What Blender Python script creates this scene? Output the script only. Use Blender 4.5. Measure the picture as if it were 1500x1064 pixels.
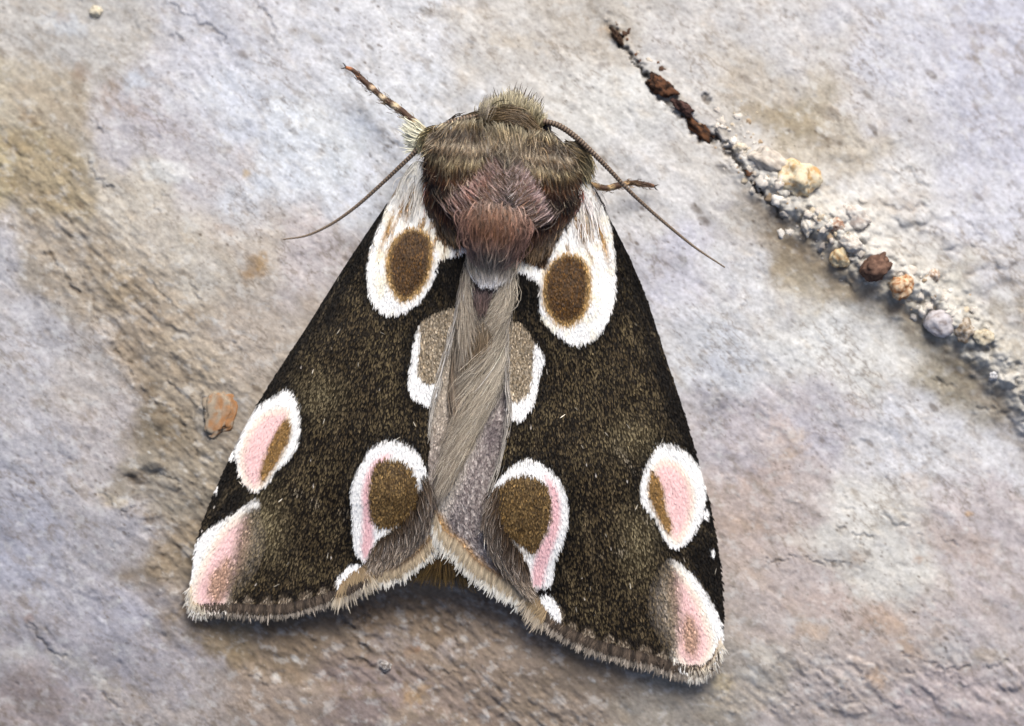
import bpy, math
import numpy as np
from mathutils import Vector, noise as mnoise
from mathutils.geometry import delaunay_2d_cdt

for o in list(bpy.data.objects): bpy.data.objects.remove(o, do_unlink=True)
SC = bpy.context.scene
COL = SC.collection
rng = np.random.default_rng(7)
R = math.radians

# ---------------------------------------------------------------- camera, sky, sun, exposure
U = 500.0                      # photo pixels (in the focal plane) per unit; 1 unit = 1 cm
Z0 = 0.15                      # height of the focal plane over the stone (cm)
DIST = 100.0 / 36.0 * 3.0      # 100 mm macro lens, 3 cm field of view
H = Z0 + DIST
cam = bpy.data.cameras.new('camera'); co = bpy.data.objects.new('camera', cam); COL.objects.link(co)
co.location = (0, 0, H); cam.lens = 100; cam.sensor_width = 36
cam.clip_start = 0.1; cam.clip_end = 500
cam.dof.use_dof = True; cam.dof.focus_distance = DIST; cam.dof.aperture_fstop = 0.5
SC.camera = co

SUN_EL, SUN_ROT = 41, 16
w = bpy.data.worlds.new("World"); SC.world = w; w.use_nodes = True
nt = w.node_tree; bg = nt.nodes['Background']
sky = nt.nodes.new('ShaderNodeTexSky'); sky.sky_type = 'NISHITA'; sky.sun_disc = False
sky.sun_elevation = R(SUN_EL); sky.sun_rotation = R(SUN_ROT); sky.air_density = 0.7; sky.dust_density = 6.0; sky.ozone_density = 0.8
nt.links.new(sky.outputs[0], bg.inputs[0]); bg.inputs[1].default_value = 0.135
sl = bpy.data.lights.new('sun', 'SUN'); so = bpy.data.objects.new('sun', sl); COL.objects.link(so)
sl.energy = 2.8; sl.angle = R(30); sl.color = (1.0, 0.965, 0.92)
sd = Vector((math.sin(R(SUN_ROT))*math.cos(R(SUN_EL)), math.cos(R(SUN_ROT))*math.cos(R(SUN_EL)), math.sin(R(SUN_EL))))
so.rotation_euler = sd.to_track_quat('Z', 'Y').to_euler(); so.location = (1, 4, 6)
SC.view_settings.view_transform = 'Standard'; SC.view_settings.look = 'None'
SC.view_settings.exposure = 0.26; SC.view_settings.gamma = 1.0
SC.unit_settings.scale_length = 0.01

# ---------------------------------------------------------------- helpers
MZ = 1.0
def P(x, y, z):
    """photo pixel + height over the stone (in pixels of 0.02 mm) -> world"""
    x = np.asarray(x, float); y = np.asarray(y, float); z = np.asarray(z, float)*MZ
    f = (H - z/U)/DIST
    return np.stack([(x-750)/U*f, -(y-532)/U*f, z/U], -1)

def C(r, g, b, k=0.80):
    c = np.array([r, g, b])/255.0
    return np.where(c <= 0.04045, c/12.92, ((c+0.055)/1.055)**2.4)*k

def _h(ix, iy, s):
    n = (ix*374761393 + iy*668265263 + s*1274126177) & 0xffffffff
    n = ((n ^ (n >> 13))*1103515245) & 0xffffffff
    n = ((n ^ (n >> 15))*2246822519) & 0xffffffff
    return ((n ^ (n >> 16)) & 0xffffff)/float(0x1000000)
def perlin(x, y, s=0):
    x = np.asarray(x, float); y = np.asarray(y, float)
    xi = np.floor(x).astype(np.int64); yi = np.floor(y).astype(np.int64)
    xf = x-xi; yf = y-yi
    u = xf**3*(xf*(xf*6-15)+10); v = yf**3*(yf*(yf*6-15)+10)
    def g(dx, dy):
        a = _h(xi+dx, yi+dy, s)*2*math.pi
        return np.cos(a)*(xf-dx)+np.sin(a)*(yf-dy)
    a = g(0,0)*(1-u)+g(1,0)*u; b = g(0,1)*(1-u)+g(1,1)*u
    return (a*(1-v)+b*v)*1.5
def fbm(x, y, s=0, o=5, gain=0.5, lac=2.03):
    r = 0; a = 1; t = 0
    for i in range(o):
        r = r+a*perlin(x, y, s+i*17); t += a; a *= gain; x = x*lac+3.1; y = y*lac-1.7
    return r/t
def sst(a, b, x):
    t = np.clip((x-a)/(b-a), 0, 1); return t*t*(3-2*t)

def smooth_poly(pts, n=6):
    p = np.array(pts, float); m = len(p); out = []
    for i in range(m):
        p0, p1, p2, p3 = p[i-1], p[i], p[(i+1) % m], p[(i+2) % m]
        for k in range(n):
            t = k/n
            out.append(0.5*((2*p1)+(-p0+p2)*t+(2*p0-5*p1+4*p2-p3)*t*t+(-p0+3*p1-3*p2+p3)*t**3))
    return np.array(out)
def smooth_line(pts, n=40):
    p = np.array(pts, float)
    if len(p) > 2:
        q = np.vstack([2*p[0]-p[1], p, 2*p[-1]-p[-2]]); out = []
        for i in range(1, len(q)-2):
            p0, p1, p2, p3 = q[i-1], q[i], q[i+1], q[i+2]
            for k in range(12):
                t = k/12
                out.append(0.5*((2*p1)+(-p0+p2)*t+(2*p0-5*p1+4*p2-p3)*t*t+(-p0+3*p1-3*p2+p3)*t**3))
        out.append(p[-1]); p = np.array(out)
    d = np.r_[0, np.cumsum(np.linalg.norm(np.diff(p[:, :2], axis=0), axis=1))]
    s = np.linspace(0, d[-1], n)
    return np.stack([np.interp(s, d, p[:, i]) for i in range(p.shape[1])], -1)
def sdf(x, y, poly):
    """signed distance, negative inside"""
    x = np.asarray(x, float); y = np.asarray(y, float)
    best = np.full(x.shape, 1e18); ins = np.zeros(x.shape, bool)
    for i in range(len(poly)):
        ax, ay = poly[i-1]; bx, by = poly[i]
        ex, ey = bx-ax, by-ay; wx, wy = x-ax, y-ay
        t = np.clip((wx*ex+wy*ey)/(ex*ex+ey*ey+1e-9), 0, 1)
        best = np.minimum(best, (wx-ex*t)**2+(wy-ey*t)**2)
        if ay != by:
            c = ((ay > y) != (by > y)) & (x < (bx-ax)*(y-ay)/(by-ay)+ax); ins ^= c
    d = np.sqrt(best); return np.where(ins, -d, d)
def dline(x, y, pts):
    """distance to polyline, and signed side of it"""
    best = np.full(np.shape(x), 1e18); side = np.zeros(np.shape(x))
    for i in range(len(pts)-1):
        ax, ay = pts[i][:2]; bx, by = pts[i+1][:2]
        ex, ey = bx-ax, by-ay; wx, wy = x-ax, y-ay
        t = np.clip((wx*ex+wy*ey)/(ex*ex+ey*ey+1e-9), 0, 1)
        d = (wx-ex*t)**2+(wy-ey*t)**2
        s = ex*wy-ey*wx
        m = d < best; best = np.where(m, d, best); side = np.where(m, np.sign(s), side)
    return np.sqrt(best), side
class TPS:
    def __init__(s, pts):
        p = np.array(pts, float); s.p = p[:, :2]/100; n = len(p)
        d = np.linalg.norm(s.p[:, None]-s.p[None], axis=-1)
        K = np.where(d > 0, d*d*np.log(d+1e-12), 0)+np.eye(n)*0.02
        Q = np.c_[np.ones(n), s.p]
        A = np.block([[K, Q], [Q.T, np.zeros((3, 3))]])
        s.w = np.linalg.solve(A, np.r_[p[:, 2], 0, 0, 0])
    def __call__(s, x, y):
        q = np.stack([np.asarray(x, float).ravel(), np.asarray(y, float).ravel()], -1)/100
        out = np.empty(len(q))
        for i in range(0, len(q), 60000):
            c = q[i:i+60000]
            d = np.linalg.norm(c[:, None]-s.p[None], axis=-1)
            K = np.where(d > 0, d*d*np.log(d+1e-12), 0)
            out[i:i+60000] = K@s.w[:-3]+s.w[-3]+c@s.w[-2:]
        return out.reshape(np.shape(x))

def mesh_np(name, V, faces, col=None, mat=None, smooth=True, parent=None, uv=None):
    """faces: list of (M,k) index arrays"""
    me = bpy.data.meshes.new(name)
    V = np.asarray(V, np.float32).reshape(-1, 3)
    me.vertices.add(len(V)); me.vertices.foreach_set('co', V.ravel())
    li = np.concatenate([np.asarray(f, np.int32).ravel() for f in faces])
    tot = np.concatenate([np.full(len(f), np.asarray(f).shape[1], np.int32) for f in faces])
    st = np.r_[0, np.cumsum(tot)[:-1]].astype(np.int32)
    me.loops.add(len(li)); me.loops.foreach_set('vertex_index', li)
    me.polygons.add(len(tot)); me.polygons.foreach_set('loop_start', st)
    me.update(calc_edges=True)
    me.polygons.foreach_set('use_smooth', np.full(len(tot), smooth))
    if col is not None:
        a = me.color_attributes.new('Col', 'FLOAT_COLOR', 'POINT')
        c = np.ones((len(V), 4), np.float32); c[:, :3] = np.clip(np.asarray(col).reshape(-1, 3), 0, 1)
        a.data.foreach_set('color', c.ravel())
    if mat: me.materials.append(mat)
    o = bpy.data.objects.new(name, me); COL.objects.link(o)
    if parent is not None: o.parent = parent; o.matrix_parent_inverse = parent.matrix_world.inverted()
    return o
def tag(o, label=None, cat=None, group=None, kind=None):
    for k, v in (('label', label), ('category', cat), ('group', group), ('kind', kind)):
        if v: o[k] = v
    return o

def material(name, rough=0.6, spec=0.4, bump=0.0, bscale=200, sheen=0.0, transl=0.0, grain=0.0, sss=0.0, coat=0.0):
    m = bpy.data.materials.new(name); m.use_nodes = True; t = m.node_tree; N = t.nodes; L = t.links
    b = N['Principled BSDF']; out = N['Material Output']
    a = N.new('ShaderNodeVertexColor'); a.layer_name = 'Col'
    src = a.outputs[0]
    tc = N.new('ShaderNodeTexCoord')
    if grain:
        n = N.new('ShaderNodeTexNoise'); n.inputs['Scale'].default_value = bscale; n.inputs['Detail'].default_value = 6; n.inputs['Roughness'].default_value = 0.7
        L.new(tc.outputs['Object'], n.inputs['Vector'])
        mr = N.new('ShaderNodeMapRange'); mr.inputs[1].default_value = 0.25; mr.inputs[2].default_value = 0.75
        mr.inputs[3].default_value = 1-grain; mr.inputs[4].default_value = 1+grain
        L.new(n.outputs[0], mr.inputs[0])
        mm = N.new('ShaderNodeVectorMath'); mm.operation = 'SCALE'
        L.new(src, mm.inputs[0]); L.new(mr.outputs[0], mm.inputs['Scale']); src = mm.outputs[0]
    L.new(src, b.inputs['Base Color'])
    b.inputs['Roughness'].default_value = rough; b.inputs['Specular IOR Level'].default_value = spec
    if sheen: b.inputs['Sheen Weight'].default_value = sheen; b.inputs['Sheen Roughness'].default_value = 0.4
    if sss:
        b.inputs['Subsurface Weight'].default_value = sss; b.inputs['Subsurface Scale'].default_value = 0.02
    if bump:
        n2 = N.new('ShaderNodeTexNoise'); n2.inputs['Scale'].default_value = bscale*1.3; n2.inputs['Detail'].default_value = 5; n2.inputs['Roughness'].default_value = 0.65
        L.new(tc.outputs['Object'], n2.inputs['Vector'])
        bp = N.new('ShaderNodeBump'); bp.inputs['Strength'].default_value = bump; bp.inputs['Distance'].default_value = 0.004
        L.new(n2.outputs[0], bp.inputs['Height']); L.new(bp.outputs[0], b.inputs['Normal'])
    if transl:
        tr = N.new('ShaderNodeBsdfTranslucent'); L.new(src, tr.inputs[0])
        mx = N.new('ShaderNodeMixShader'); mx.inputs[0].default_value = transl
        L.new(b.outputs[0], mx.inputs[1]); L.new(tr.outputs[0], mx.inputs[2]); L.new(mx.outputs[0], out.inputs[0])
    return m
M_ROCK = material('marble_stone', 0.85, 0.18, bump=0.18, bscale=55, grain=0.16)
M_GRAIN = material('mineral_crust', 0.85, 0.2, bump=0.6, bscale=60, grain=0.25)
M_SCALE = material('wing_scale', 0.6, 0.10, transl=0.05)
M_WHITE = material('white_wing_scale', 0.6, 0.3, transl=0.15)
M_MEM = material('wing_membrane', 0.7, 0.2)
M_HAIR = material('moth_hair', 0.42, 0.5, transl=0.12)
M_FRINGE = material('fringe_hair', 0.5, 0.4, transl=0.25)
M_SKIN = material('moth_cuticle', 0.6, 0.3, bump=0.3, bscale=120)
M_ANT = material('antenna_cuticle', 0.5, 0.4)

# ---------------------------------------------------------------- outlines of the moth (photo pixels)
LW = smooth_poly([(612,236),(590,258),(575,286),(545,330),(500,398),(450,478),(400,555),(355,632),(320,708),(292,780),(280,845),(282,893),(330,893),(375,896),(420,894),(455,886),(490,875),(520,862),(540,846),(565,835),(592,806),(618,772),(628,730),(627,680),(630,640),(636,600),(648,545),(660,497),(672,450),(682,400),(685,366),(690,320),(688,290),(650,255)], 5)
RW = smooth_poly([(858,262),(880,290),(893,320),(920,373),(947,437),(973,517),(1000,598),(1018,660),(1037,727),(1050,793),(1058,860),(1059,930),(1045,968),(1020,982),(990,978),(953,967),(913,957),(867,943),(820,920),(795,900),(776,876),(752,846),(728,800),(712,755),(716,720),(728,684),(738,647),(744,607),(741,573),(739,530),(740,480),(742,430),(747,397),(750,380),(765,330),(790,295),(825,268)], 5)
LZ = TPS([(575,285,72),(600,240,104),(640,260,124),(688,300,140),(682,372,140),(600,380,116),(545,350,60),(500,400,38),(450,480,30),(400,555,26),(355,630,22),(320,710,18),(290,780,15),(280,860,12),(300,895,12),(400,895,20),(490,875,30),(545,845,42),(672,450,124),(650,540,113),(634,613,107),(627,690,97),(618,760,70),(580,815,50),(560,500,97),(500,600,74),(570,650,94),(520,760,62),(430,700,46),(420,820,30),(575,730,88),(480,500,58),(330,830,22)])
RZ = TPS([(860,262,104),(893,320,72),(935,430,38),(973,517,32),(1017,660,24),(1037,727,19),(1050,793,15),(1060,913,12),(1030,980,12),(953,967,20),(867,943,28),(810,905,36),(776,872,42),(825,270,128),(752,385,140),(830,430,118),(745,447,125),(740,530,114),(745,600,108),(737,660,102),(716,720,94),(722,790,70),(752,848,48),(780,740,90),(820,560,97),(880,650,78),(840,700,88),(930,750,52),(940,870,32),(870,850,48),(920,520,58),(1010,850,22),(770,310,140)])
LH = smooth_poly([(668,470),(652,520),(640,560),(630,610),(620,690),(600,760),(560,800),(540,836),(552,846),(580,838),(612,818),(637,790),(646,750),(648,700),(658,640),(676,580),(690,520)], 5)
RH = smooth_poly([(738,520),(712,585),(690,627),(668,680),(650,720),(638,755),(640,775),(655,788),(672,800),(690,822),(712,840),(735,850),(752,862),(772,874),(776,850),(770,800),(745,740),(748,680),(752,620),(750,560)], 5)
LHZ = TPS([(668,470,108),(640,560,98),(624,690,86),(600,770,58),(545,840,40),(612,815,44),(640,780,52),(650,700,74),(660,640,84),(690,520,96)])
RHZ = TPS([(738,520,104),(712,585,96),(690,627,92),(650,715,78),(638,760,60),(655,785,52),(700,830,44),(760,868,36),(772,800,50),(750,720,70),(748,620,92),(700,740,76),(715,680,88),(690,790,58),(665,745,72)])

# ---------------------------------------------------------------- THE STONE
KC = [(0,0,185,180,175),(130,60,180,176,172),(300,60,190,190,200),(450,60,195,195,202),(600,60,205,205,210),(750,60,197,192,187),(860,30,186,178,168),(1000,50,192,188,186),(1150,60,192,189,190),(1300,60,187,187,197),(1450,60,182,183,198),
(0,150,182,172,152),(90,150,176,164,145),(200,180,180,176,182),(350,150,195,199,211),(480,200,206,211,219),(600,140,206,208,215),(900,150,207,205,202),(1100,120,186,178,168),(1300,180,194,191,194),(1450,200,186,186,200),
(0,250,168,154,120),(80,260,163,147,116),(180,300,190,181,168),(300,250,191,186,190),(420,250,202,207,217),(540,240,206,209,219),(950,250,207,205,206),(1050,240,202,197,192),(1170,170,172,160,138),(1230,210,190,180,165),(1300,280,208,206,206),(1450,320,191,191,202),
(0,380,180,177,182),(100,400,163,152,138),(180,420,163,147,124),(280,400,186,178,166),(380,380,186,175,164),(460,370,192,182,182),(1000,380,197,195,206),(1100,420,204,203,206),(1160,370,158,142,116),(1210,400,168,155,132),(1260,320,208,203,196),(1400,420,191,186,176),(1480,400,192,190,194),(1350,470,175,165,145),
(40,500,184,181,186),(140,520,182,175,172),(215,520,158,142,122),(300,480,178,165,148),(380,480,186,172,158),(1060,520,200,202,208),(1200,480,214,213,211),(1290,520,212,209,204),(1400,530,158,148,128),(1470,500,176,168,154),
(40,650,178,176,184),(150,640,182,174,174),(235,620,140,126,104),(280,545,172,157,136),(1080,640,186,178,184),(1200,640,190,184,192),(1330,640,206,205,210),(1470,580,172,164,150),(1460,660,200,199,204),
(40,800,172,172,186),(150,780,174,170,176),(225,720,152,142,126),(265,800,150,133,110),(1100,760,184,166,158),(1160,700,190,176,172),(1250,745,210,206,200),(1295,830,206,202,195),(1180,860,186,172,168),(1450,760,192,181,182),
(40,950,168,163,170),(180,900,172,170,182),(260,960,166,160,166),(320,930,140,122,96),(420,940,128,110,90),(600,900,134,114,94),(700,950,140,122,106),(850,980,140,122,103),(1000,1020,164,153,136),(1120,850,182,168,162),(1120,960,176,166,156),(1300,920,188,172,164),(1430,900,190,180,180),  # browns behind the moth, here and below: soiled stone plus its cast shadow
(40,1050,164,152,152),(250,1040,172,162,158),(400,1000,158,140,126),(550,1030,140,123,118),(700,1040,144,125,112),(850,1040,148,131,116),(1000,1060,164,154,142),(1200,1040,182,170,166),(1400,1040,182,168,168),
(500,600,175,165,155),(900,700,178,168,162),(750,300,190,185,182)]
RIDGE = [(-300,-2500),(840,-40),(900,40),(960,112),(1035,195),(1110,275),(1175,345),(1260,410),(1340,455),(1420,530),(1500,620),(1600,720),(3600,2300)]
LEDGE = [(-2500,-900),(-60,250),(20,330),(70,375),(130,440),(180,520),(215,570),(240,620),(236,680),(195,705),(215,760),(240,830),(275,900),(330,950),(400,990),(470,1004),(560,1016),(660,1050),(800,1130),(1000,1400),(1300,3000)]
CRACKS = [  # (points, width, depth, darkness)
 ([(893,38),(912,66),(930,92),(950,112)],3.6,18,0.95),([(948,110),(962,134),(985,150),(1006,172),(1024,196),(1042,204)],8.5,20,0.8),([(1040,198),(1062,212),(1078,236),(1096,262),(1116,284)],4.6,22,1.0),
 ([(1116,284),(1132,300),(1146,322)],3,18,0.6),([(1028,140),(1036,148)],4,12,0.9),
 ([(128,228),(132,245),(138,260),(150,268),(162,278)],2,10,0.7),([(236,-2),(256,13),(288,28),(315,45),(330,56)],2.4,9,0.5),([(381,8),(392,22),(399,36),(402,60)],2.6,10,0.6),
 ([(250,50),(264,59)],2.2,9,0.7),([(134,172),(141,186),(152,196)],2,9,0.6),([(70,372),(92,398),(104,420),(112,432)],2.6,12,0.6),([(116,410),(125,420)],3,10,0.6),([(112,430),(122,438)],3,8,0.4),
 ([(246,555),(252,566),(262,577)],2,9,0.7),([(259,596),(262,612),(268,630),(276,644)],2,9,0.6),([(262,602),(276,614)],2,8,0.6),([(292,583),(300,575),(312,572)],1.6,6,0.7),([(295,582),(286,596),(283,612),(285,640),(289,668)],1.7,8,0.7),
 ([(218,693),(236,697),(258,704),(260,722)],2.2,10,0.6),([(282,700),(290,715),(302,724)],1.6,6,0.5),([(280,410),(286,432),(297,450)],1.7,9,0.7),([(214,400),(226,420),(258,452)],1.8,7,0.4),([(340,500),(350,513)],1.8,6,0.5),
 ([(170,515),(185,530),(196,548)],3.2,12,0.6),([(205,572),(222,590),(240,606)],5,12,0.7),([(185,698),(198,706)],5,10,0.8),([(184,750),(196,744)],4,12,0.8),
 ([(150,724),(160,736)],4,8,0.5),([(318,62),(326,70)],2,6,0.5),([(222,300),(234,312)],2,8,0.6),([(236,282),(248,294)],1.7,6,0.5),
 ([(258,800),(262,815),(258,830)],3,8,0.5),([(222,832),(238,842),(246,852)],3.4,10,0.7),([(232,872),(240,866)],3,6,0.7),([(244,905),(256,900)],3,6,0.6),
 ([(44,912),(58,932),(72,950),(98,962)],2.6,9,0.45),([(118,1016),(130,1020)],4,7,0.6),([(150,1014),(158,1028),(172,1032)],2.2,7,0.45),([(345,976),(370,988),(392,1006)],3,8,0.35),
 ([(470,905),(500,912),(520,922),(548,900)],3,12,0.6),([(528,905),(534,916)],3.6,10,0.6),([(520,970),(540,976),(560,978)],4,14,0.7),([(526,942),(532,948)],4,10,0.7),([(498,918),(530,905),(540,897)],2.6,11,0.5),
 ([(562,880),(572,888),(578,898)],2.4,9,0.4),([(590,890),(600,896)],2.6,8,0.5),([(612,884),(620,890)],3,8,0.5),([(660,930),(670,946),(674,962)],3.6,12,0.55),([(652,898),(664,900)],3,8,0.5),([(640,982),(656,988),(672,992)],2.4,8,0.45),
 ([(712,918),(722,924),(730,934)],2.6,10,0.5),([(690,898),(702,906)],2.4,8,0.5),([(776,930),(786,940),(794,950)],2.6,8,0.5),([(722,968),(740,986),(752,1000)],2.4,10,0.5),([(480,998),(490,990)],3,6,0.6),([(750,1026),(756,1030)],3.4,6,0.8),
 ([(1122,822),(1136,826),(1152,820),(1164,816)],1.8,9,0.7),([(1178,818),(1196,822),(1216,830),(1240,824)],1.8,8,0.6),([(1224,772),(1232,778)],3.4,8,0.8),([(1252,782),(1262,788),(1280,786)],2.4,8,0.7),([(1298,756),(1310,768),(1330,772)],2.8,8,0.5),([(1380,790),(1402,798)],2,7,0.6),
 ([(1345,784),(1350,790)],2.4,6,0.7),([(1240,744),(1252,750)],2.4,6,0.4),([(1438,598),(1456,602)],3.4,10,0.9),([(1456,580),(1464,596)],3.4,9,0.7),([(1424,604),(1432,636)],2.6,8,0.6),([(1470,608),(1500,620)],4,9,0.5),([(1372,556),(1400,568)],3,9,0.5),
 ([(1376,556),(1384,566)],3,9,0.6),([(1330,245),(1345,268),(1360,274)],2.6,8,0.5),([(1334,250),(1352,250)],2,6,0.5),([(1285,298),(1310,306),(1332,310)],3,9,0.5),([(1340,308),(1352,300),(1346,288)],3,9,0.5),([(1408,318),(1424,332),(1444,354),(1436,356)],2,8,0.7),
 ([(1230,408),(1242,418),(1250,428)],4,12,0.7),([(1176,300),(1184,310)],3,10,0.5),([(1222,350),(1232,354)],3,10,0.6),([(1216,380),(1232,396),(1240,388)],2.8,12,0.6),([(1112,226),(1134,232)],2,6,0.5),
 ([(1288,612),(1292,620)],2.4,6,0.6),([(1250,582),(1252,588)],2,5,0.6),([(1224,614),(1234,630)],2.4,5,0.35),([(1130,680),(1136,684)],2.4,6,0.9),([(1132,524),(1138,530)],2.4,6,0.7),([(1090,440),(1094,446)],2,5,0.5),
 ([(1078,590),(1082,600)],4,5,0.4),([(1050,590),(1058,606),(1054,622)],4,6,0.35),([(1456,40),(1480,60)],3,5,0.25),([(1310,36),(1345,60)],2,4,0.25),
 ([(1164,942),(1180,956)],2,6,0.4),([(1162,1042),(1172,1034)],2.4,8,0.7),([(1198,978),(1206,984)],2.6,8,0.6),([(1230,1016),(1238,1012)],2.6,8,0.6),([(1284,1014),(1296,1000)],1.6,7,0.4),([(1326,960),(1340,968)],3,8,0.5),([(1348,966),(1362,970),(1384,984),(1420,978)],2,10,0.6),([(1444,974),(1460,978),(1476,970)],2.2,10,0.7),([(1324,984),(1340,988)],2,8,0.5),([(1054,1016),(1064,1006),(1070,1000)],3,9,0.5),([(1130,982),(1142,966)],2,8,0.5)]
BLOBS = [  # colour stains and a few painted shadows: x, y, rx, ry, angle(deg), colour, strength, raggedness
 (370,395,15,22,20,(150,112,55),0.8),(385,385,9,16,-10,(170,135,80),0.7),(40,170,16,10,40,(150,118,80),0.5),(20,215,20,14,10,(150,125,85),0.5),(115,100,10,8,0,(165,140,120),0.5),
 (160,140,14,26,10,(165,140,120),0.55),(195,160,24,10,30,(160,135,118),0.5),(120,110,16,10,0,(165,140,118),0.6),(240,185,40,18,20,(190,182,190),0.5),(200,120,20,16,0,(185,198,215),0.5),
 (95,35,30,14,10,(185,196,212),0.6),(90,25,14,10,0,(160,140,125),0.6),(245,250,38,16,10,(222,224,222),0.7),(360,255,6,8,0,(196,165,110),0.8),(330,335,20,8,20,(175,145,115),0.45),
 (900,50,20,9,30,(165,130,85),0.8),(885,95,10,6,0,(120,110,105),0.7),(905,65,26,40,0,(175,160,140),0.4),(1120,170,46,16,30,(150,132,100),0.6),(1185,195,50,14,38,(150,132,100),0.55),(1060,90,40,12,25,(168,155,135),0.35),
 (1170,350,50,22,40,(125,105,78),0.7),(1150,320,16,10,40,(110,90,65),0.6),(1225,415,60,16,35,(140,122,95),0.55),(1330,440,60,16,30,(130,115,92),0.6),(1410,535,46,18,45,(110,98,72),0.65),(1470,570,20,26,0,(125,108,84),0.5),  # browns below the ridge: stain, with the ridge's shadow band painted in
 (1300,300,40,12,10,(150,130,110),0.4),(1340,290,30,20,0,(175,160,145),0.4),(1074,427,10,10,0,(155,155,165),0.8),(1060,300,14,8,0,(165,160,165),0.6),(1050,600,24,30,0,(125,118,128),0.55),(1070,585,20,14,0,(135,128,138),0.5),(1030,570,16,20,20,(160,155,168),0.5),
 (1060,540,36,20,30,(190,192,205),0.5),(1145,630,26,16,60,(196,168,148),0.5),(1170,640,16,12,0,(205,180,150),0.5),(1120,700,40,20,-20,(190,160,142),0.5),(1080,770,40,14,0,(192,160,132),0.45),(1160,665,30,7,-25,(190,158,125),0.5),(1345,705,22,16,0,(208,186,165),0.5),
 (1420,754,6,5,0,(205,160,100),0.8),(1270,748,40,22,10,(216,213,208),0.5),(1320,800,42,30,-20,(214,211,207),0.55),(1300,860,40,22,20,(210,206,202),0.45),(1190,790,40,18,0,(208,204,196),0.6),(1345,820,8,7,0,(165,120,80),0.6),(1256,820,14,10,0,(175,140,105),0.5),
 (1400,800,70,26,20,(192,164,146),0.45),(1440,880,60,40,0,(190,172,170),0.4),(1240,890,80,24,10,(186,158,144),0.45),(1300,915,30,18,20,(180,145,110),0.5),(1190,925,26,12,20,(196,160,120),0.5),(1285,992,18,14,30,(190,150,105),0.6),(1330,950,18,10,30,(190,150,105),0.5),
 (1445,960,26,12,10,(200,180,150),0.5),(1390,955,34,18,20,(205,202,200),0.6),(1120,958,26,14,45,(205,200,190),0.5),(1105,990,30,12,20,(200,196,186),0.4),(1060,1000,16,12,0,(196,176,130),0.6),
 (610,1010,22,10,0,(175,140,90),0.6),(605,1024,14,8,0,(190,150,90),0.6),(590,1050,24,14,0,(180,155,120),0.5),(565,1060,10,10,0,(205,200,190),0.6),(575,940,34,20,0,(150,145,152),0.5),(655,955,22,14,0,(170,160,160),0.5),(600,955,10,7,0,(150,108,72),0.5),(615,952,6,5,0,(160,110,75),0.5),
 (310,935,60,20,40,(130,110,80),0.6),(360,970,50,14,38,(125,108,84),0.5),(60,920,28,14,20,(140,135,135),0.5),(30,955,30,12,0,(195,192,185),0.5),(100,965,34,12,20,(195,190,180),0.5),(150,1000,30,14,40,(190,182,165),0.5),(50,1010,50,16,0,(165,145,140),0.4),
 (45,905,8,6,0,(165,120,90),0.5),(165,730,28,8,35,(205,190,165),0.7),(235,715,26,18,0,(160,152,142),0.6),(215,590,30,14,50,(100,92,84),0.5),(195,700,22,10,10,(95,84,82),0.5),(130,235,8,30,-20,(190,188,186),0.5),(300,610,14,30,0,(190,185,178),0.5),  # upper dark oval at the left ledge is painted shadow
 (300,690,26,30,0,(180,165,140),0.5),(250,640,16,40,10,(150,132,105),0.5),(160,400,70,26,60,(160,140,108),0.45),(60,290,50,14,30,(148,128,92),0.5),(20,200,40,14,20,(150,132,98),0.5),(250,440,60,22,40,(165,142,112),0.4),
 (760,60,40,12,10,(190,170,140),0.4),(650,20,30,10,0,(190,175,150),0.3),(1400,60,60,24,0,(182,178,188),0.4),(1420,40,20,12,0,(150,140,140),0.3)]

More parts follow.
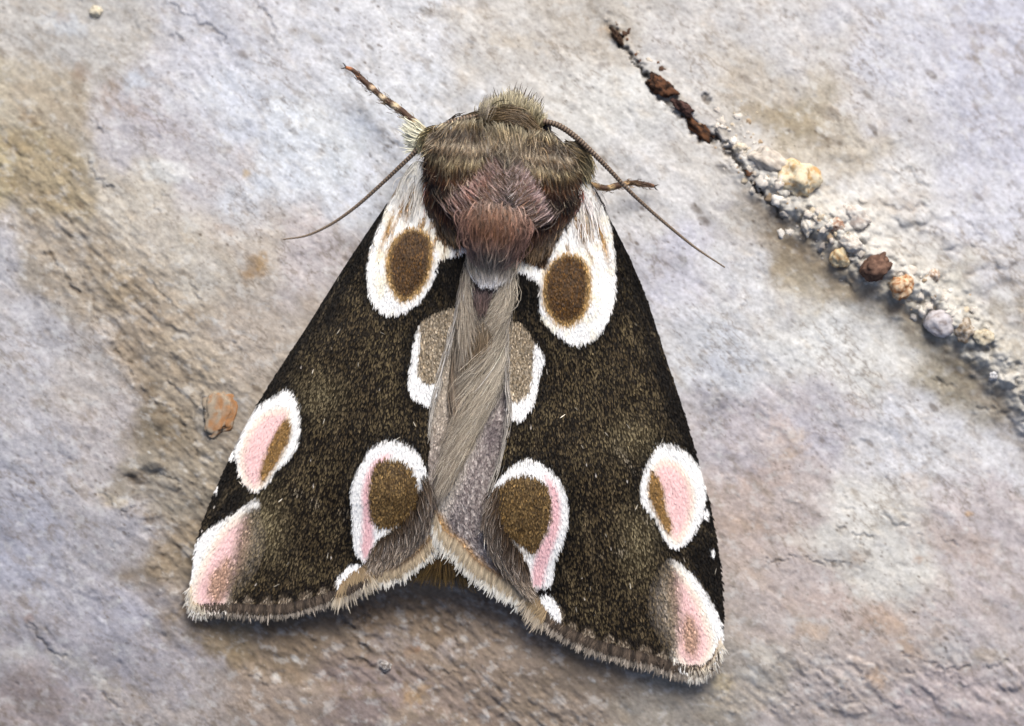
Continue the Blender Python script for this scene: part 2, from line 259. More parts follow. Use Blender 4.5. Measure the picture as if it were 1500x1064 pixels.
def rock_colour(x, y):
    wx = x+fbm(x/90, y/90, 51, 4)*70; wy = y+fbm(x/90, y/90, 61, 4)*70
    k = np.array([p[:2] for p in KC], float); kc = np.array([C(*p[2:]) for p in KC])
    acc = np.zeros(x.shape+(3,)); ws = np.zeros(x.shape)
    for i in range(len(k)):
        d2 = ((wx-k[i,0])**2+(wy-k[i,1])**2)/3600+0.15
        wt = 1/d2**2.2; acc += wt[..., None]*kc[i]; ws += wt
    c = acc/ws[..., None]
    # streaky mottling along the bedding (down to the right)
    a = R(40); u = x*math.cos(a)+y*math.sin(a); v = -x*math.sin(a)+y*math.cos(a)
    n1 = fbm(u/60, v/22, 5, 5, 0.6); n2 = fbm(u/16, v/8, 9, 4, 0.65); n3 = fbm(x/6.0, y/4.6, 13, 3, 0.75)
    m = 1+0.20*n1+0.30*n2+0.36*n3
    c = c*m[..., None]
    tan = sst(0.05, 0.55, fbm(u/44+7, v/26, 77, 5, 0.6))*0.35
    c = c*(1-tan[..., None])+c*np.array([1.0, 0.86, 0.68])*tan[..., None]
    brd = sst(0.0, 0.5, fbm(u/260+2, (v+fbm(x/80, y/80, 74, 3)*30)/46, 73, 4, 0.55))*0.3
    c = c*(1-brd[..., None])+c*np.array([0.86, 0.78, 0.66])*brd[..., None]
    blu = sst(0.05, 0.5, fbm(u/50+3, v/50, 87, 4))*0.3
    c = c*(1-blu[..., None])+c*np.array([0.97, 1.0, 1.1])*blu[..., None]
    for (bx, by, rx, ry, an, cc, st) in BLOBS:
        an = R(an)
        i = np.where((abs(x-bx) < 2.2*max(rx, ry)) & (abs(y-by) < 2.2*max(rx, ry)))
        xx = x[i]; yy = y[i]
        dx = xx-bx+fbm(xx/14, yy/14, int(bx), 3)*rx*0.9; dy = yy-by+fbm(xx/14, yy/14, int(by)+5, 3)*ry*0.9
        uu = (dx*math.cos(an)+dy*math.sin(an))/rx; vv = (-dx*math.sin(an)+dy*math.cos(an))/ry
        t = (1-sst(0.5, 1.45, np.sqrt(uu*uu+vv*vv)))*st*(0.75+0.6*n2[i])
        t = np.clip(t, 0, 1)[:, None]
        c[i] = c[i]*(1-t)+C(*cc)*t*(1+0.25*n3[i][:, None])
    return c, n1, n2, n3, u, v
def specks(x, y, cell, rmin, rmax, prob, seed, stretch=1.6):
    a = R(38); u = x*math.cos(a)+y*math.sin(a); v = -x*math.sin(a)+y*math.cos(a)
    gx = u/cell; gy = v/cell; ix = np.floor(gx).astype(np.int64); iy = np.floor(gy).astype(np.int64)
    out = np.zeros(x.shape)
    for dx in (-1, 0, 1):
        for dy in (-1, 0, 1):
            cx, cy = ix+dx, iy+dy
            px_ = cx+_h(cx, cy, seed); py_ = cy+_h(cx, cy, seed+1)
            r = (rmin+(rmax-rmin)*_h(cx, cy, seed+2)**2)/cell
            on = _h(cx, cy, seed+3) < prob
            d = np.sqrt(((gx-px_)/stretch)**2+(gy-py_)**2)/r
            out = np.maximum(out, np.where(on, (1-sst(0.5, 1.3, d))*(0.4+0.6*_h(cx, cy, seed+4)), 0))
    return out
def flakes(u, v, cu, cv, seed, prob):
    gx = u/cu; gy = v/cv; ix = np.floor(gx).astype(np.int64); iy = np.floor(gy).astype(np.int64)
    out = np.zeros(u.shape)
    for dx in (-1, 0, 1):
        for dy in (-1, 0, 1):
            cx, cy = ix+dx, iy+dy
            du = gx-(cx+_h(cx, cy, seed)); dv = gy-(cy+_h(cx, cy, seed+1))
            on = _h(cx, cy, seed+3) < prob
            ramp = np.clip(1+du/0.9, 0, 1)*(1-sst(0.0, 0.14, du))*(1-sst(0.28, 0.42, abs(dv)))
            out = np.maximum(out, np.where(on, ramp*(0.5+0.5*_h(cx, cy, seed+4)), 0))
    return out
def nodules(x, y, cell, seed):
    gx = x/cell; gy = y/cell; ix = np.floor(gx).astype(np.int64); iy = np.floor(gy).astype(np.int64)
    out = np.zeros(x.shape)
    for dx in (-1, 0, 1):
        for dy in (-1, 0, 1):
            cx, cy = ix+dx, iy+dy
            d = np.sqrt((gx-(cx+_h(cx, cy, seed)))**2+(gy-(cy+_h(cx, cy, seed+1)))**2)/(0.35+0.5*_h(cx, cy, seed+2))
            out = np.maximum(out, np.sqrt(np.clip(1-d*d, 0, 1))*(0.4+0.6*_h(cx, cy, seed+3)))
    return out
def macro(x, y):
    d = np.hypot(x-690, (y-640)*1.15); return -0.00021*np.maximum(d-260, 0)**2/(1+np.maximum(d-1100, 0)/900)
def rock_height(x, y):
    a = R(42); u = x*math.cos(a)+y*math.sin(a); v = -x*math.sin(a)+y*math.cos(a)
    wv = v+fbm(u/120, v/120, 3, 3)*40
    h = macro(x, y)+fbm(x/260, y/260, 21, 3)*14+fbm(u/90, wv/38, 23, 4, 0.42)*3.2+fbm(x/14, y/11, 29, 4, 0.6)*0.5
    d, s = dline(x, y, RIDGE)                      # raised slab to the upper right
    sd = d*(-s)                                    # >0 on the upper right
    sdw = sd+fbm(x/26, y/26, 33, 4)*16
    h += (3+7*sst(230, 330, y+0*x))*sst(-20, 46, sdw)
    band = np.exp(-((sdw-30)/36)**2)*sst(200, 270, y+0*x)
    h += band*(9+14*nodules(x+fbm(x/20, y/20, 35, 3)*14, y+fbm(x/20, y/20, 36, 3)*14, 30, 41)+6*nodules(x+fbm(x/9, y/9, 39)*4, y, 13, 43)+fbm(x/18, y/18, 44, 4, .6)*8)
    band2 = np.exp(-((sdw-95)/60)**2)*sst(180, 260, y)*sst(1120, 1250, x)
    h += band2*(9*nodules(x, y, 22, 45)*sst(0, .4, fbm(x/60, y/60, 46, 3)+.15))
    d, s = dline(x, y, LEDGE)                      # smooth slab to the lower left
    sd = d*s+fbm(x/22, y/22, 37, 4)*14
    h += 11*sst(-14, 14, sd)-5
    rough = np.exp(-((sd+62)/70)**2)
    h += rough*(fbm(u/26, v/12, 47, 5, 0.55)*5+2.5*flakes(u, v, 34, 16, 49, 0.5))
    fl = sst(930, 990, y+0.0*x+fbm(x/80, y/80, 63, 3)*60)*sst(1000, 1080, x)*(1-sst(1040, 1064, y))
    h += fl*4*flakes(u+fbm(x/26, y/26, 53, 3)*24, v+fbm(u/30, v/30, 55, 4)*26, 66, 30, 57, 0.4)+fl*fbm(u/30, v/13, 58, 5, 0.5)*4
    rb = np.exp(-((y-905-0.0*x+fbm(x/60, y/60, 65, 3)*50)/46)**2)*sst(440, 500, x)*(1-sst(880, 1000, x))
    h += rb*(fbm(u/20, v/12, 67, 4, 0.5)*8)
    h += 1.2*flakes(u+fbm(x/20, y/20, 60, 3)*20, v+fbm(x/20, y/20, 62, 3)*20, 46, 20, 59, 0.22)*(fbm(x/150, y/150, 71, 2) > 0.0)
    h -= 1.3*specks(x, y, 26, 1.8, 5, 0.4, 201)
    dark = np.zeros(x.shape)
    for pts, wd, dep, dk in CRACKS:
        p = np.array(pts, float); x0_ = p[0, 0]; lo = p.min(0)-20; hi = p.max(0)+20
        i = np.where((x > lo[0]) & (x < hi[0]) & (y > lo[1]) & (y < hi[1]))
        xx = x[i]+fbm(x[i]/12, y[i]/12, 81, 4)*11; yy = y[i]+fbm(x[i]/12, y[i]/12, 83, 4)*11
        dd, ss = dline(xx, yy, pts)
        ww = wd*(0.85+0.9*fbm(x[i]/12, y[i]/12, 85, 2))
        k = 1-sst(0.15, 1.6, dd/np.maximum(ww, 0.8))
        main_ = x0_ > 880 and x0_ < 1120 and pts[0][1] < 300
        h[i] -= dep*k*(0.45 if main_ else 0.2)
        h[i] += dep*0.08*np.exp(-((dd-wd*2.2)/(wd*1.3))**2)*(ss < 0)
        dark[i] = np.maximum(dark[i], k*(dk if dk > 0.79 and x0_ > 880 and x0_ < 1120 and pts[0][1] < 300 else dk*0.34)*np.clip(0.75+1.3*fbm(x[i]/7, y[i]/7, 89, 2), 0.15, 1))
    h -= 26*np.exp(-((x-640)/170)**2-((y-900)/62)**2)*sst(830, 880, y)  # dent added behind the moth to lengthen its shadow
    und = np.minimum(np.minimum(sdf_c(x, y, 0), sdf_c(x, y, 1)), 999)
    lid = 3+sst(-10, 70, und)*60
    h = np.where(und < 70, np.minimum(h, lid+0.25*(h-lid)), h)
    h = np.where(und < 0, np.minimum(h, 6), h)
    return h, dark
_body_out = np.array([(612,236),(660,175),(710,150),(752,135),(795,160),(850,215),(860,262),(750,400),(740,500),(690,840),(640,850),(630,600),(680,400)], float)
def sdf_c(x, y, which):
    out = np.full(x.shape, 999.0)
    i = np.where((x > 180) & (x < 1160) & (y > 60) & (y < 1064+60))
    xs, ys = x[i], y[i]
    step = LW[::3] if which == 0 else RW[::3]
    d = sdf(xs, ys, step)
    if which == 0: d = np.minimum(d, sdf(xs, ys, _body_out))
    out[i] = d
    return out
def axis(lo, hi, n, ext):
    m = np.linspace(lo, hi, n); st = m[1]-m[0]
    e = []; s = st; c = 0
    while c < ext: s *= 1.09; c += s; e.append(c)
    e = np.array(e)
    return np.r_[(lo-e)[::-1], m, hi+e]
gx = axis(-30, 1530, 790, 1500); gy = axis(-30, 1094, 568, 1500)
X, Y = np.meshgrid(gx, gy)
RHT, DARK = rock_height(X, Y)
F0 = H/DIST                      # the stone is laid out at the scale of its own plane
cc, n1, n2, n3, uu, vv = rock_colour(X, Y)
sp = specks(X, Y, 13, 0.7, 2.0, 0.5, 211); sp2 = specks(X, Y, 30, 1.2, 3.6, 0.42, 221); sp3 = specks(X, Y, 46, 2, 6.5, 0.3, 231, 2.2)
patch = 0.5+1.1*sst(-0.3, 0.5, fbm(X/130, Y/130, 91, 3))
dk = np.clip(sp*0.52*patch+sp2*0.55*patch+sp3*0.5*patch, 0, 0.85)
cc = cc*(1-dk[..., None])+C(92, 76, 60)*dk[..., None]
ws_ = specks(X, Y, 34, 1.5, 5, 0.3, 241)*0.5
cc = cc*(1-ws_[..., None])+C(222, 222, 220)*ws_[..., None]
vein = 1-np.abs(fbm(uu/70, vv/26, 95, 5, 0.55))*16; vein = np.clip(vein, 0, 1)*sst(-0.1, 0.3, fbm(X/110, Y/110, 97, 3))*0.6
cc = cc*(1-vein[..., None])+C(120, 103, 84)*vein[..., None]
cc = cc*(1-0.88*DARK[..., None])+C(46, 30, 20)*0.88*DARK[..., None]
cav = np.clip((RHT-(np.roll(RHT, 3, 0)+np.roll(RHT, -3, 0)+np.roll(RHT, 3, 1)+np.roll(RHT, -3, 1))/4)/-3.0, 0, 1)*0.25   # browner in the hollows
st1 = sst(0.04, 0.30, fbm(uu/34, vv/20, 301, 6, 0.66))*0.34*(0.3+sst(-0.2, 0.4, fbm(X/160, Y/160, 303, 3)))
cc = cc*(1-st1[..., None])+C(138, 122, 102)*st1[..., None]
st2 = sst(0.06, 0.34, fbm(X/26, Y/20, 311, 6, 0.66))*0.28
cc = cc*(1-st2[..., None])+C(224, 224, 224)*st2[..., None]
st3 = sst(0.22, 0.5, fbm(uu/18, vv/8, 321, 5, 0.7))*0.5
cc = cc*(1-st3[..., None])+C(112, 98, 82)*st3[..., None]
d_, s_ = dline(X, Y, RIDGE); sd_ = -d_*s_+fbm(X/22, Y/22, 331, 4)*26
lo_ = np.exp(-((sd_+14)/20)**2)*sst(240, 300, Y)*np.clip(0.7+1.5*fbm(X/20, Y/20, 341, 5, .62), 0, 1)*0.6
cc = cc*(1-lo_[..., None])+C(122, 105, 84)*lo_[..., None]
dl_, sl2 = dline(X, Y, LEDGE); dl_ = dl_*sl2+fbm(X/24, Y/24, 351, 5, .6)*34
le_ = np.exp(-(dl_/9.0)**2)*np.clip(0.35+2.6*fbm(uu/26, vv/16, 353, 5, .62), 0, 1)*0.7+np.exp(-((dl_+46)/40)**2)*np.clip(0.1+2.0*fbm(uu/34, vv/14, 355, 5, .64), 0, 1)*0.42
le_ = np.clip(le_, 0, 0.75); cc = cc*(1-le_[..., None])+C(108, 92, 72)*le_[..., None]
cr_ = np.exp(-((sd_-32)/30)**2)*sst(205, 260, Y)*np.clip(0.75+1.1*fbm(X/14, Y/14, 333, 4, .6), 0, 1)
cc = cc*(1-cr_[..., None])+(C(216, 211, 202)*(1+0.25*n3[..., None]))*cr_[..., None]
g_ = cc.mean(-1, keepdims=True); cc = (g_+(cc-g_)*0.8)*np.array([0.955, 0.995, 1.01])*0.94
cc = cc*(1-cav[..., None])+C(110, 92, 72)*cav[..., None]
ny, nx = X.shape
V = P(X, Y, macro(X, Y)); V[..., 2] = RHT/U; V = V.reshape(-1, 3)
idx = np.arange(nx*ny).reshape(ny, nx)
q = np.stack([idx[:-1, :-1], idx[1:, :-1], idx[1:, 1:], idx[:-1, 1:]], -1).reshape(-1, 4)
rim = np.r_[idx[0, :], idx[1:, -1], idx[-1, -2::-1], idx[-2:0:-1, 0]]
low = V[rim].copy(); low[:, 2] = -1.2
b0 = len(V); nr = len(rim); V = np.vstack([V, low])
k = np.arange(nr); side = np.stack([rim[k], rim[(k+1) % nr], b0+(k+1) % nr, b0+k], -1)
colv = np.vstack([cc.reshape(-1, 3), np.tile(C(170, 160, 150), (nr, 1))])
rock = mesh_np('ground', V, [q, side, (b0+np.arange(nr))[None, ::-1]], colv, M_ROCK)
tag(rock, 'weathered pale grey and tan marble surface with a crack and crusty ridge', kind='structure')
def rz(x, y):
    h, _ = rock_height(np.array([float(x)]), np.array([float(y)])); return float(h[0])

# ---------------------------------------------------------------- grains and crumbs on the stone
def lump(name, x, y, rx, ry, rzz, ang, ca, cb, label, cat, grad=0.0, gsc=2.2, sink=0.15, seed=0, rough=0.36, freq=1.25, cthr=0.0, facet=0.0, kind=None, group=None):
    import bmesh
    bm = bmesh.new(); bmesh.ops.create_icosphere(bm, subdivisions=4, radius=1)
    vs = np.array([v.co[:] for v in bm.verts]); fs = np.array([[v.index for v in f.verts] for f in bm.faces]); bm.free()
    off = Vector((seed*7.3, seed*3.1, seed*1.7)); cols = []
    o = np.empty_like(vs)
    for i, v in enumerate(vs):
        p = Vector(v)
        n = mnoise.fractal(p*freq+off, 0.9, 2.1, 5)
        if facet:
            c_ = mnoise.cell(p*freq*1.3+off); n = n*(1-facet)+(c_-0.5)*facet
        rr = 1+rough*n
        o[i] = v*rr
        t = min(max(0.5+1.6*mnoise.fractal(p*freq*gsc+off*2, 0.7, 2, 5)+cthr+grad*v[0], 0), 1)
        cols.append(C(*ca)*(1-t)+C(*cb)*t)
    o[:, 2] = np.where(o[:, 2] < -0.35, -0.35+(o[:, 2]+0.35)*0.2, o[:, 2])
    o *= np.array([rx, ry, rzz])/U
    a = R(-ang); o = np.stack([o[:, 0]*math.cos(a)-o[:, 1]*math.sin(a), o[:, 0]*math.sin(a)+o[:, 1]*math.cos(a), o[:, 2]], -1)
    ob = mesh_np(name, o, [fs], np.array(cols), M_GRAIN)
    z = rz(x, y)+rzz*(0.35-sink)
    ob.location = tuple(P(x, y, z))
    tag(ob, label, cat, group, kind)
    return ob
lump('stone_crumb',1170,262,31,26,20,35,(226,216,188),(196,160,110),'large cream crust lump with ochre stains on the ridge','stone crumb',seed=1,cthr=-0.35)
lump('stone_crumb',1126,238,32,19,16,30,(200,194,184),(168,160,150),'grey-white elongated crust lump beside the end of the crack','stone crumb',seed=2,cthr=-0.2)
lump('stone_crumb',1284,391,23,19,19,-30,(120,94,80),(90,68,58),'red-brown angular crumb on the crusty ridge','stone crumb',seed=3,facet=0.5,rough=0.42)
lump('stone_crumb',1321,421,17,20,15,10,(214,194,164),(160,108,66),'cream and tan crumb just right of the red-brown crumb','stone crumb',seed=4,cthr=0.0)
lump('stone_crumb',1230,378,14,16,13,0,(214,200,166),(176,140,96),'small cream grain left of the red-brown crumb','stone crumb',seed=5,cthr=-0.2)
lump('stone_crumb',1182,330,8,14,9,-10,(222,220,212),(196,186,170),'small white oval grain in the brown hollow under the ridge','stone crumb',seed=6,cthr=-0.4)
lump('stone_crumb',1252,318,22,16,13,30,(214,212,206),(176,166,158),'pale grey crust lump between the cream lump and red-brown crumb','stone crumb',seed=7,cthr=-0.2)
lump('stone_crumb',1224,330,14,11,10,0,(206,194,180),(150,112,90),'small crust lump with a brown speck on the ridge','stone crumb',seed=8)
lump('stone_crumb',1248,358,18,13,12,20,(210,208,202),(186,178,168),'chalky lump directly above the small cream grain','stone crumb',seed=9,cthr=-0.2)
lump('stone_crumb',1377,474,24,20,15,20,(196,194,198),(150,142,140),'smooth grey rounded lump at the right end of the ridge','stone crumb',seed=10,cthr=-0.3,rough=0.16)
lump('stone_crumb',1412,484,15,17,11,0,(184,176,164),(132,116,96),'brownish grey lump at the far right of the ridge','stone crumb',seed=11)
lump('stone_crumb',1440,494,15,13,11,0,(206,198,176),(170,158,136),'cream lump nearest the right edge above the dark hollow','stone crumb',seed=12,cthr=-0.2)
lump('stone_crumb',1368,404,9,9,8,0,(216,208,198),(166,138,112),'tiny isolated pale grain above the ridge','stone crumb',seed=13)
lump('quartz_grain',1455,551,7,7,6,0,(222,224,226),(150,150,152),'tiny glassy white grain in the dark hollow at right','grain',seed=14,cthr=-0.2)
lump('quartz_grain',565,978,9,8,6,0,(170,168,166),(104,98,94),'grey round grain in the pitted stone below the moth','grain',seed=15)
lump('stone_crumb',141,18,10,9,7,0,(202,197,180),(184,174,150),'pale yellow grain near the upper left corner','stone crumb',seed=16,cthr=-0.2)
lump('stone_crumb',1085,218,11,8,7,0,(214,206,190),(180,170,150),'small cream grain beside the dark crack','stone crumb',seed=18,cthr=-0.2)
lump('tawny_stone',320,608,24,33,3.4,8,(158,146,128),(164,122,84),'low grey stone lump with a rusty orange stain beside the left wing','stone',grad=1.1,gsc=3.2,seed=17,rough=0.5,freq=1.0,sink=0.5,cthr=-0.3)
def grit():
    import bmesh
    bm = bmesh.new(); bmesh.ops.create_icosphere(bm, subdivisions=2, radius=1)
    vs = np.array([v.co[:] for v in bm.verts]); fs = np.array([[v.index for v in f.verts] for f in bm.faces]); bm.free()
    r_ = np.random.default_rng(12); line = smooth_line(RIDGE[4:11], 200); Vs = []; Fs = []; Cs = []
    pal = [(208,203,194),(202,196,186),(200,188,166),(176,156,130),(216,213,206),(206,200,190),(190,184,176),(210,206,198)]
    m_ = 0
    xs = []; ys = []; ss = []
    for i in range(300):
        p = line[int(r_.integers(0, 150))]; off = r_.normal(30, 17)
        x = p[0]+off*0.66+r_.normal(0, 4); y = p[1]-off*0.75+r_.normal(0, 4)
        if x > 1540: continue
        xs.append(x); ys.append(y); ss.append(1.5+5.5*r_.random()**4)
    for i in range(50):
        p = smooth_line([(893,38),(950,112),(1040,200),(1116,284)], 100)[int(r_.integers(0, 100))]
        xs.append(p[0]+r_.normal(4, 7)); ys.append(p[1]+r_.normal(-2, 7)); ss.append(1.2+3.2*r_.random()**2)
    hs, _ = rock_height(np.array(xs), np.array(ys))
    for i, (x, y, sz, z) in enumerate(zip(xs, ys, ss, hs)):
        c_ = C(*pal[int(r_.integers(0, len(pal)))]) if i < len(xs)-50 else C(*[(110,80,60),(80,60,48),(160,138,112),(196,188,176)][int(r_.integers(0, 4))])
        k_ = 1+0.30*r_.normal(0, 1, len(vs)).clip(-1.5, 1.5)[:, None]
        o_ = vs*k_*np.array([sz*r_.uniform(.7, 1.4), sz*r_.uniform(.7, 1.4), sz*0.5])
        a_ = r_.random()*6.28; o_ = np.stack([o_[:, 0]*math.cos(a_)-o_[:, 1]*math.sin(a_), o_[:, 0]*math.sin(a_)+o_[:, 1]*math.cos(a_), o_[:, 2]], -1)
        Vs.append(o_/U+P(x, y, z-sz*0.15)); Fs.append(fs+m_); m_ += len(vs); Cs.append(c_*(0.9+0.25*r_.random((len(vs), 1))))
    o = mesh_np('grit', np.concatenate(Vs), [np.concatenate(Fs)], np.concatenate(Cs), M_GRAIN)
    tag(o, 'loose pale and brown grit packed along the crack and crusty ridge', kind='stuff')
grit()
for hx, hy, L, W, an, ca, cb, lb, sd_n in ((970,128,21,12,38,(100,68,48),(42,30,24),'rust-brown flaky husk, uppermost of the three larger ones in the crack',3),(1001,158,17,8,34,(92,68,62),(38,26,24),'dark purplish flaky husk between the two rust-brown ones in the crack',5),
   (1024,188,25,10,40,(108,74,50),(44,31,25),'rust-brown elongated husk, lowest in the crack',8),(905,56,14,5,58,(82,62,48),(40,28,22),'small dark brown husk at the top end of the crack',9)):
    lump('dried_husk', hx, hy, L, W, 7, an, ca, cb, lb, 'husk', seed=sd_n, rough=0.6, freq=1.5, sink=0.0, gsc=1.8, group='dried husks lodged in the crack')

# ---------------------------------------------------------------- THE MOTH
MZ = 0.75                      # the moth sits low against the stone
moth = bpy.data.objects.new('moth', None); COL.objects.link(moth)
moth.location = tuple(P(735, 330, 0)); moth.empty_display_size = 0.1
tag(moth, 'dark brown moth with pink and white wing spots resting on pale stone', 'moth')
bpy.context.view_layer.update()

LOBES = [(735,275,102,100,0,60,125),(748,176,50,34,0,62,72),(674,238,48,66,12,60,116),(805,252,48,70,-16,60,116),(727,336,46,42,0,124,52),
 (708,425,44,75,5,50,78),(695,530,42,95,10,45,70),(675,640,40,95,12,30,46),(660,745,34,70,8,18,24),(655,810,32,38,0,10,18)]
def zbody(x, y):
    x = np.asarray(x, float); y = np.asarray(y, float); out = np.full(x.shape, 0.0)
    acc = np.zeros(x.shape)
    for cx, cy, rx, ry, an, z0, h in LOBES:
        a = R(an); dx, dy = x-cx, y-cy
        u = (dx*math.cos(a)+dy*math.sin(a))/rx; v = (-dx*math.sin(a)+dy*math.cos(a))/ry
        z = z0*np.clip(1.35-(u*u+v*v)*0.9, 0, 1)+h*np.sqrt(np.clip(1-(u*u+v*v), 0, 1))
        acc += np.exp(np.minimum(z, 250)/6.0)
    return 6.0*np.log(acc+1e-9)

def sheet(name, poly, step, ztop, zbot, colf, mat, parent, smooth=True):
    """closed slab over an outline: top and bottom height functions, joined by a rim"""
    lo = poly.min(0); hi = poly.max(0)
    gx_, gy_ = np.meshgrid(np.arange(lo[0], hi[0], step), np.arange(lo[1], hi[1], step))
    gx_ = gx_+((np.arange(gx_.shape[0]) % 2)*step/2)[:, None]
    d = sdf(gx_, gy_, poly); m = d < -step*0.6
    ins = np.stack([gx_[m], gy_[m]], -1)
    pts = np.vstack([poly, ins]); n = len(poly)
    res = delaunay_2d_cdt([Vector(p) for p in pts], [(i, (i+1) % n) for i in range(n)], [], 1, 1e-5)
    vv_ = np.array([v[:] for v in res[0]]); ff = np.array(res[2]); ee = set()
    cnt = {}
    for f in ff:
        for a, b in ((f[0], f[1]), (f[1], f[2]), (f[2], f[0])): cnt[(a, b)] = 1
    rimE = [(a, b) for (a, b) in cnt if (b, a) not in cnt]
    x, y = vv_[:, 0], vv_[:, 1]; zt = ztop(x, y); zb = zbot(x, y, zt)
    T = P(x, y, zt); B = P(x, y, zb); N = len(T)
    # orient: photo y points down so a ccw triangle in pixels is cw in the world
    a, b, c = vv_[ff[0][0]], vv_[ff[0][1]], vv_[ff[0][2]]
    ccw = (b[0]-a[0])*(c[1]-a[1])-(b[1]-a[1])*(c[0]-a[0]) > 0
    top = ff[:, ::-1] if ccw else ff; bot = (ff if ccw else ff[:, ::-1])+N
    rq = np.array([(p, q_, q_+N, p+N) if ccw else (q_, p, p+N, q_+N) for p, q_ in rimE])
    col = colf(x, y); return mesh_np(name, np.vstack([T, B]), [top, bot, rq], np.vstack([col, col]), mat, smooth, parent)

def mix(a, b, t): t = np.asarray(t)[..., None]; return a*(1-t)+b*t

# one continuous body: head, thorax and abdomen
BODY = smooth_poly([(700,178),(712,158),(735,146),(752,142),(770,148),(788,162),(797,182),(826,210),(846,240),(842,280),(832,320),(800,360),(765,390),(748,420),(738,500),(724,570),(712,640),(700,720),(694,800),(680,838),(655,850),(632,838),(620,800),(622,720),(636,640),(652,560),(664,480),(672,420),(672,380),(644,340),(634,300),(632,250),(634,215),(654,190)], 4)
def bcol(x, y):
    c = np.tile(C(48, 36, 26), (len(x), 1))
    c = mix(c, C(120, 104, 86), sst(380, 420, y)*(1-sst(560, 640, y))); c = mix(c, C(70, 45, 16), sst(740, 800, y)); return c
body = sheet('body', BODY, 6, lambda x, y: np.maximum(zbody(x, y)*np.clip(sst(-22, 0, -sdf(x, y, BODY)*1.0-0)*1+0, 0.55, 1)-7, 22),
             lambda x, y, zt: 22-14*np.sqrt(np.clip(-sdf(x, y, BODY)/20, 0, 1)), bcol, M_SKIN, moth)

# ---- generic groomers
def ribbons(name, paths, width, colr, colt, mat, parent, tipw=0.15, roll=0.6, mid=0.45, flat=False, shape=None):
    """paths N,K,3 world; width N world; every hair a roofed tapering strip"""
    Nn, K, _ = paths.shape
    t = np.linspace(0, 1, K)
    tan_ = np.gradient(paths, axis=1); tan_ /= np.linalg.norm(tan_, axis=-1, keepdims=True)+1e-12
    up = np.array([0, 0, 1.0]); side_ = np.cross(tan_, up); side_ /= np.linalg.norm(side_, axis=-1, keepdims=True)+1e-9
    nrm = np.cross(side_, tan_)
    r = rng.normal(0, roll, Nn)[:, None, None]
    s2 = side_*np.cos(r)+nrm*np.sin(r); n2_ = nrm*np.cos(r)-side_*np.sin(r)
    prof = (shape(t) if shape is not None else np.minimum(1, 0.55+2*t)*(1-(1-tipw)*np.clip((t-0.35)/0.65, 0, 1)**1.5))
    ww = width[:, None, None]*prof[None, :, None]/2
    Lp = paths-s2*ww; Rp = paths+s2*ww; Mp = paths+n2_*ww*2*mid
    V_ = np.stack([Lp, Mp, Rp], 2).reshape(-1, 3)
    base = (np.arange(Nn)*K*3)[:, None, None]; kk = (np.arange(K-1)*3)[None, :, None]
    f1 = np.array([0, 1, 4, 3])[None, None]; f2 = np.array([1, 2, 5, 4])[None, None]
    F = np.concatenate([(base+kk+f1).reshape(-1, 4), (base+kk+f2).reshape(-1, 4)])
    if colr.ndim == 2: cl = colr[:, None]*(1-t)[None, :, None]+colt[:, None]*t[None, :, None]
    else: cl = colr
    cl = np.repeat(cl[:, :, None], 3, axis=2).reshape(-1, 3)
    return mesh_np(name, V_, [F], cl, mat, True, parent)

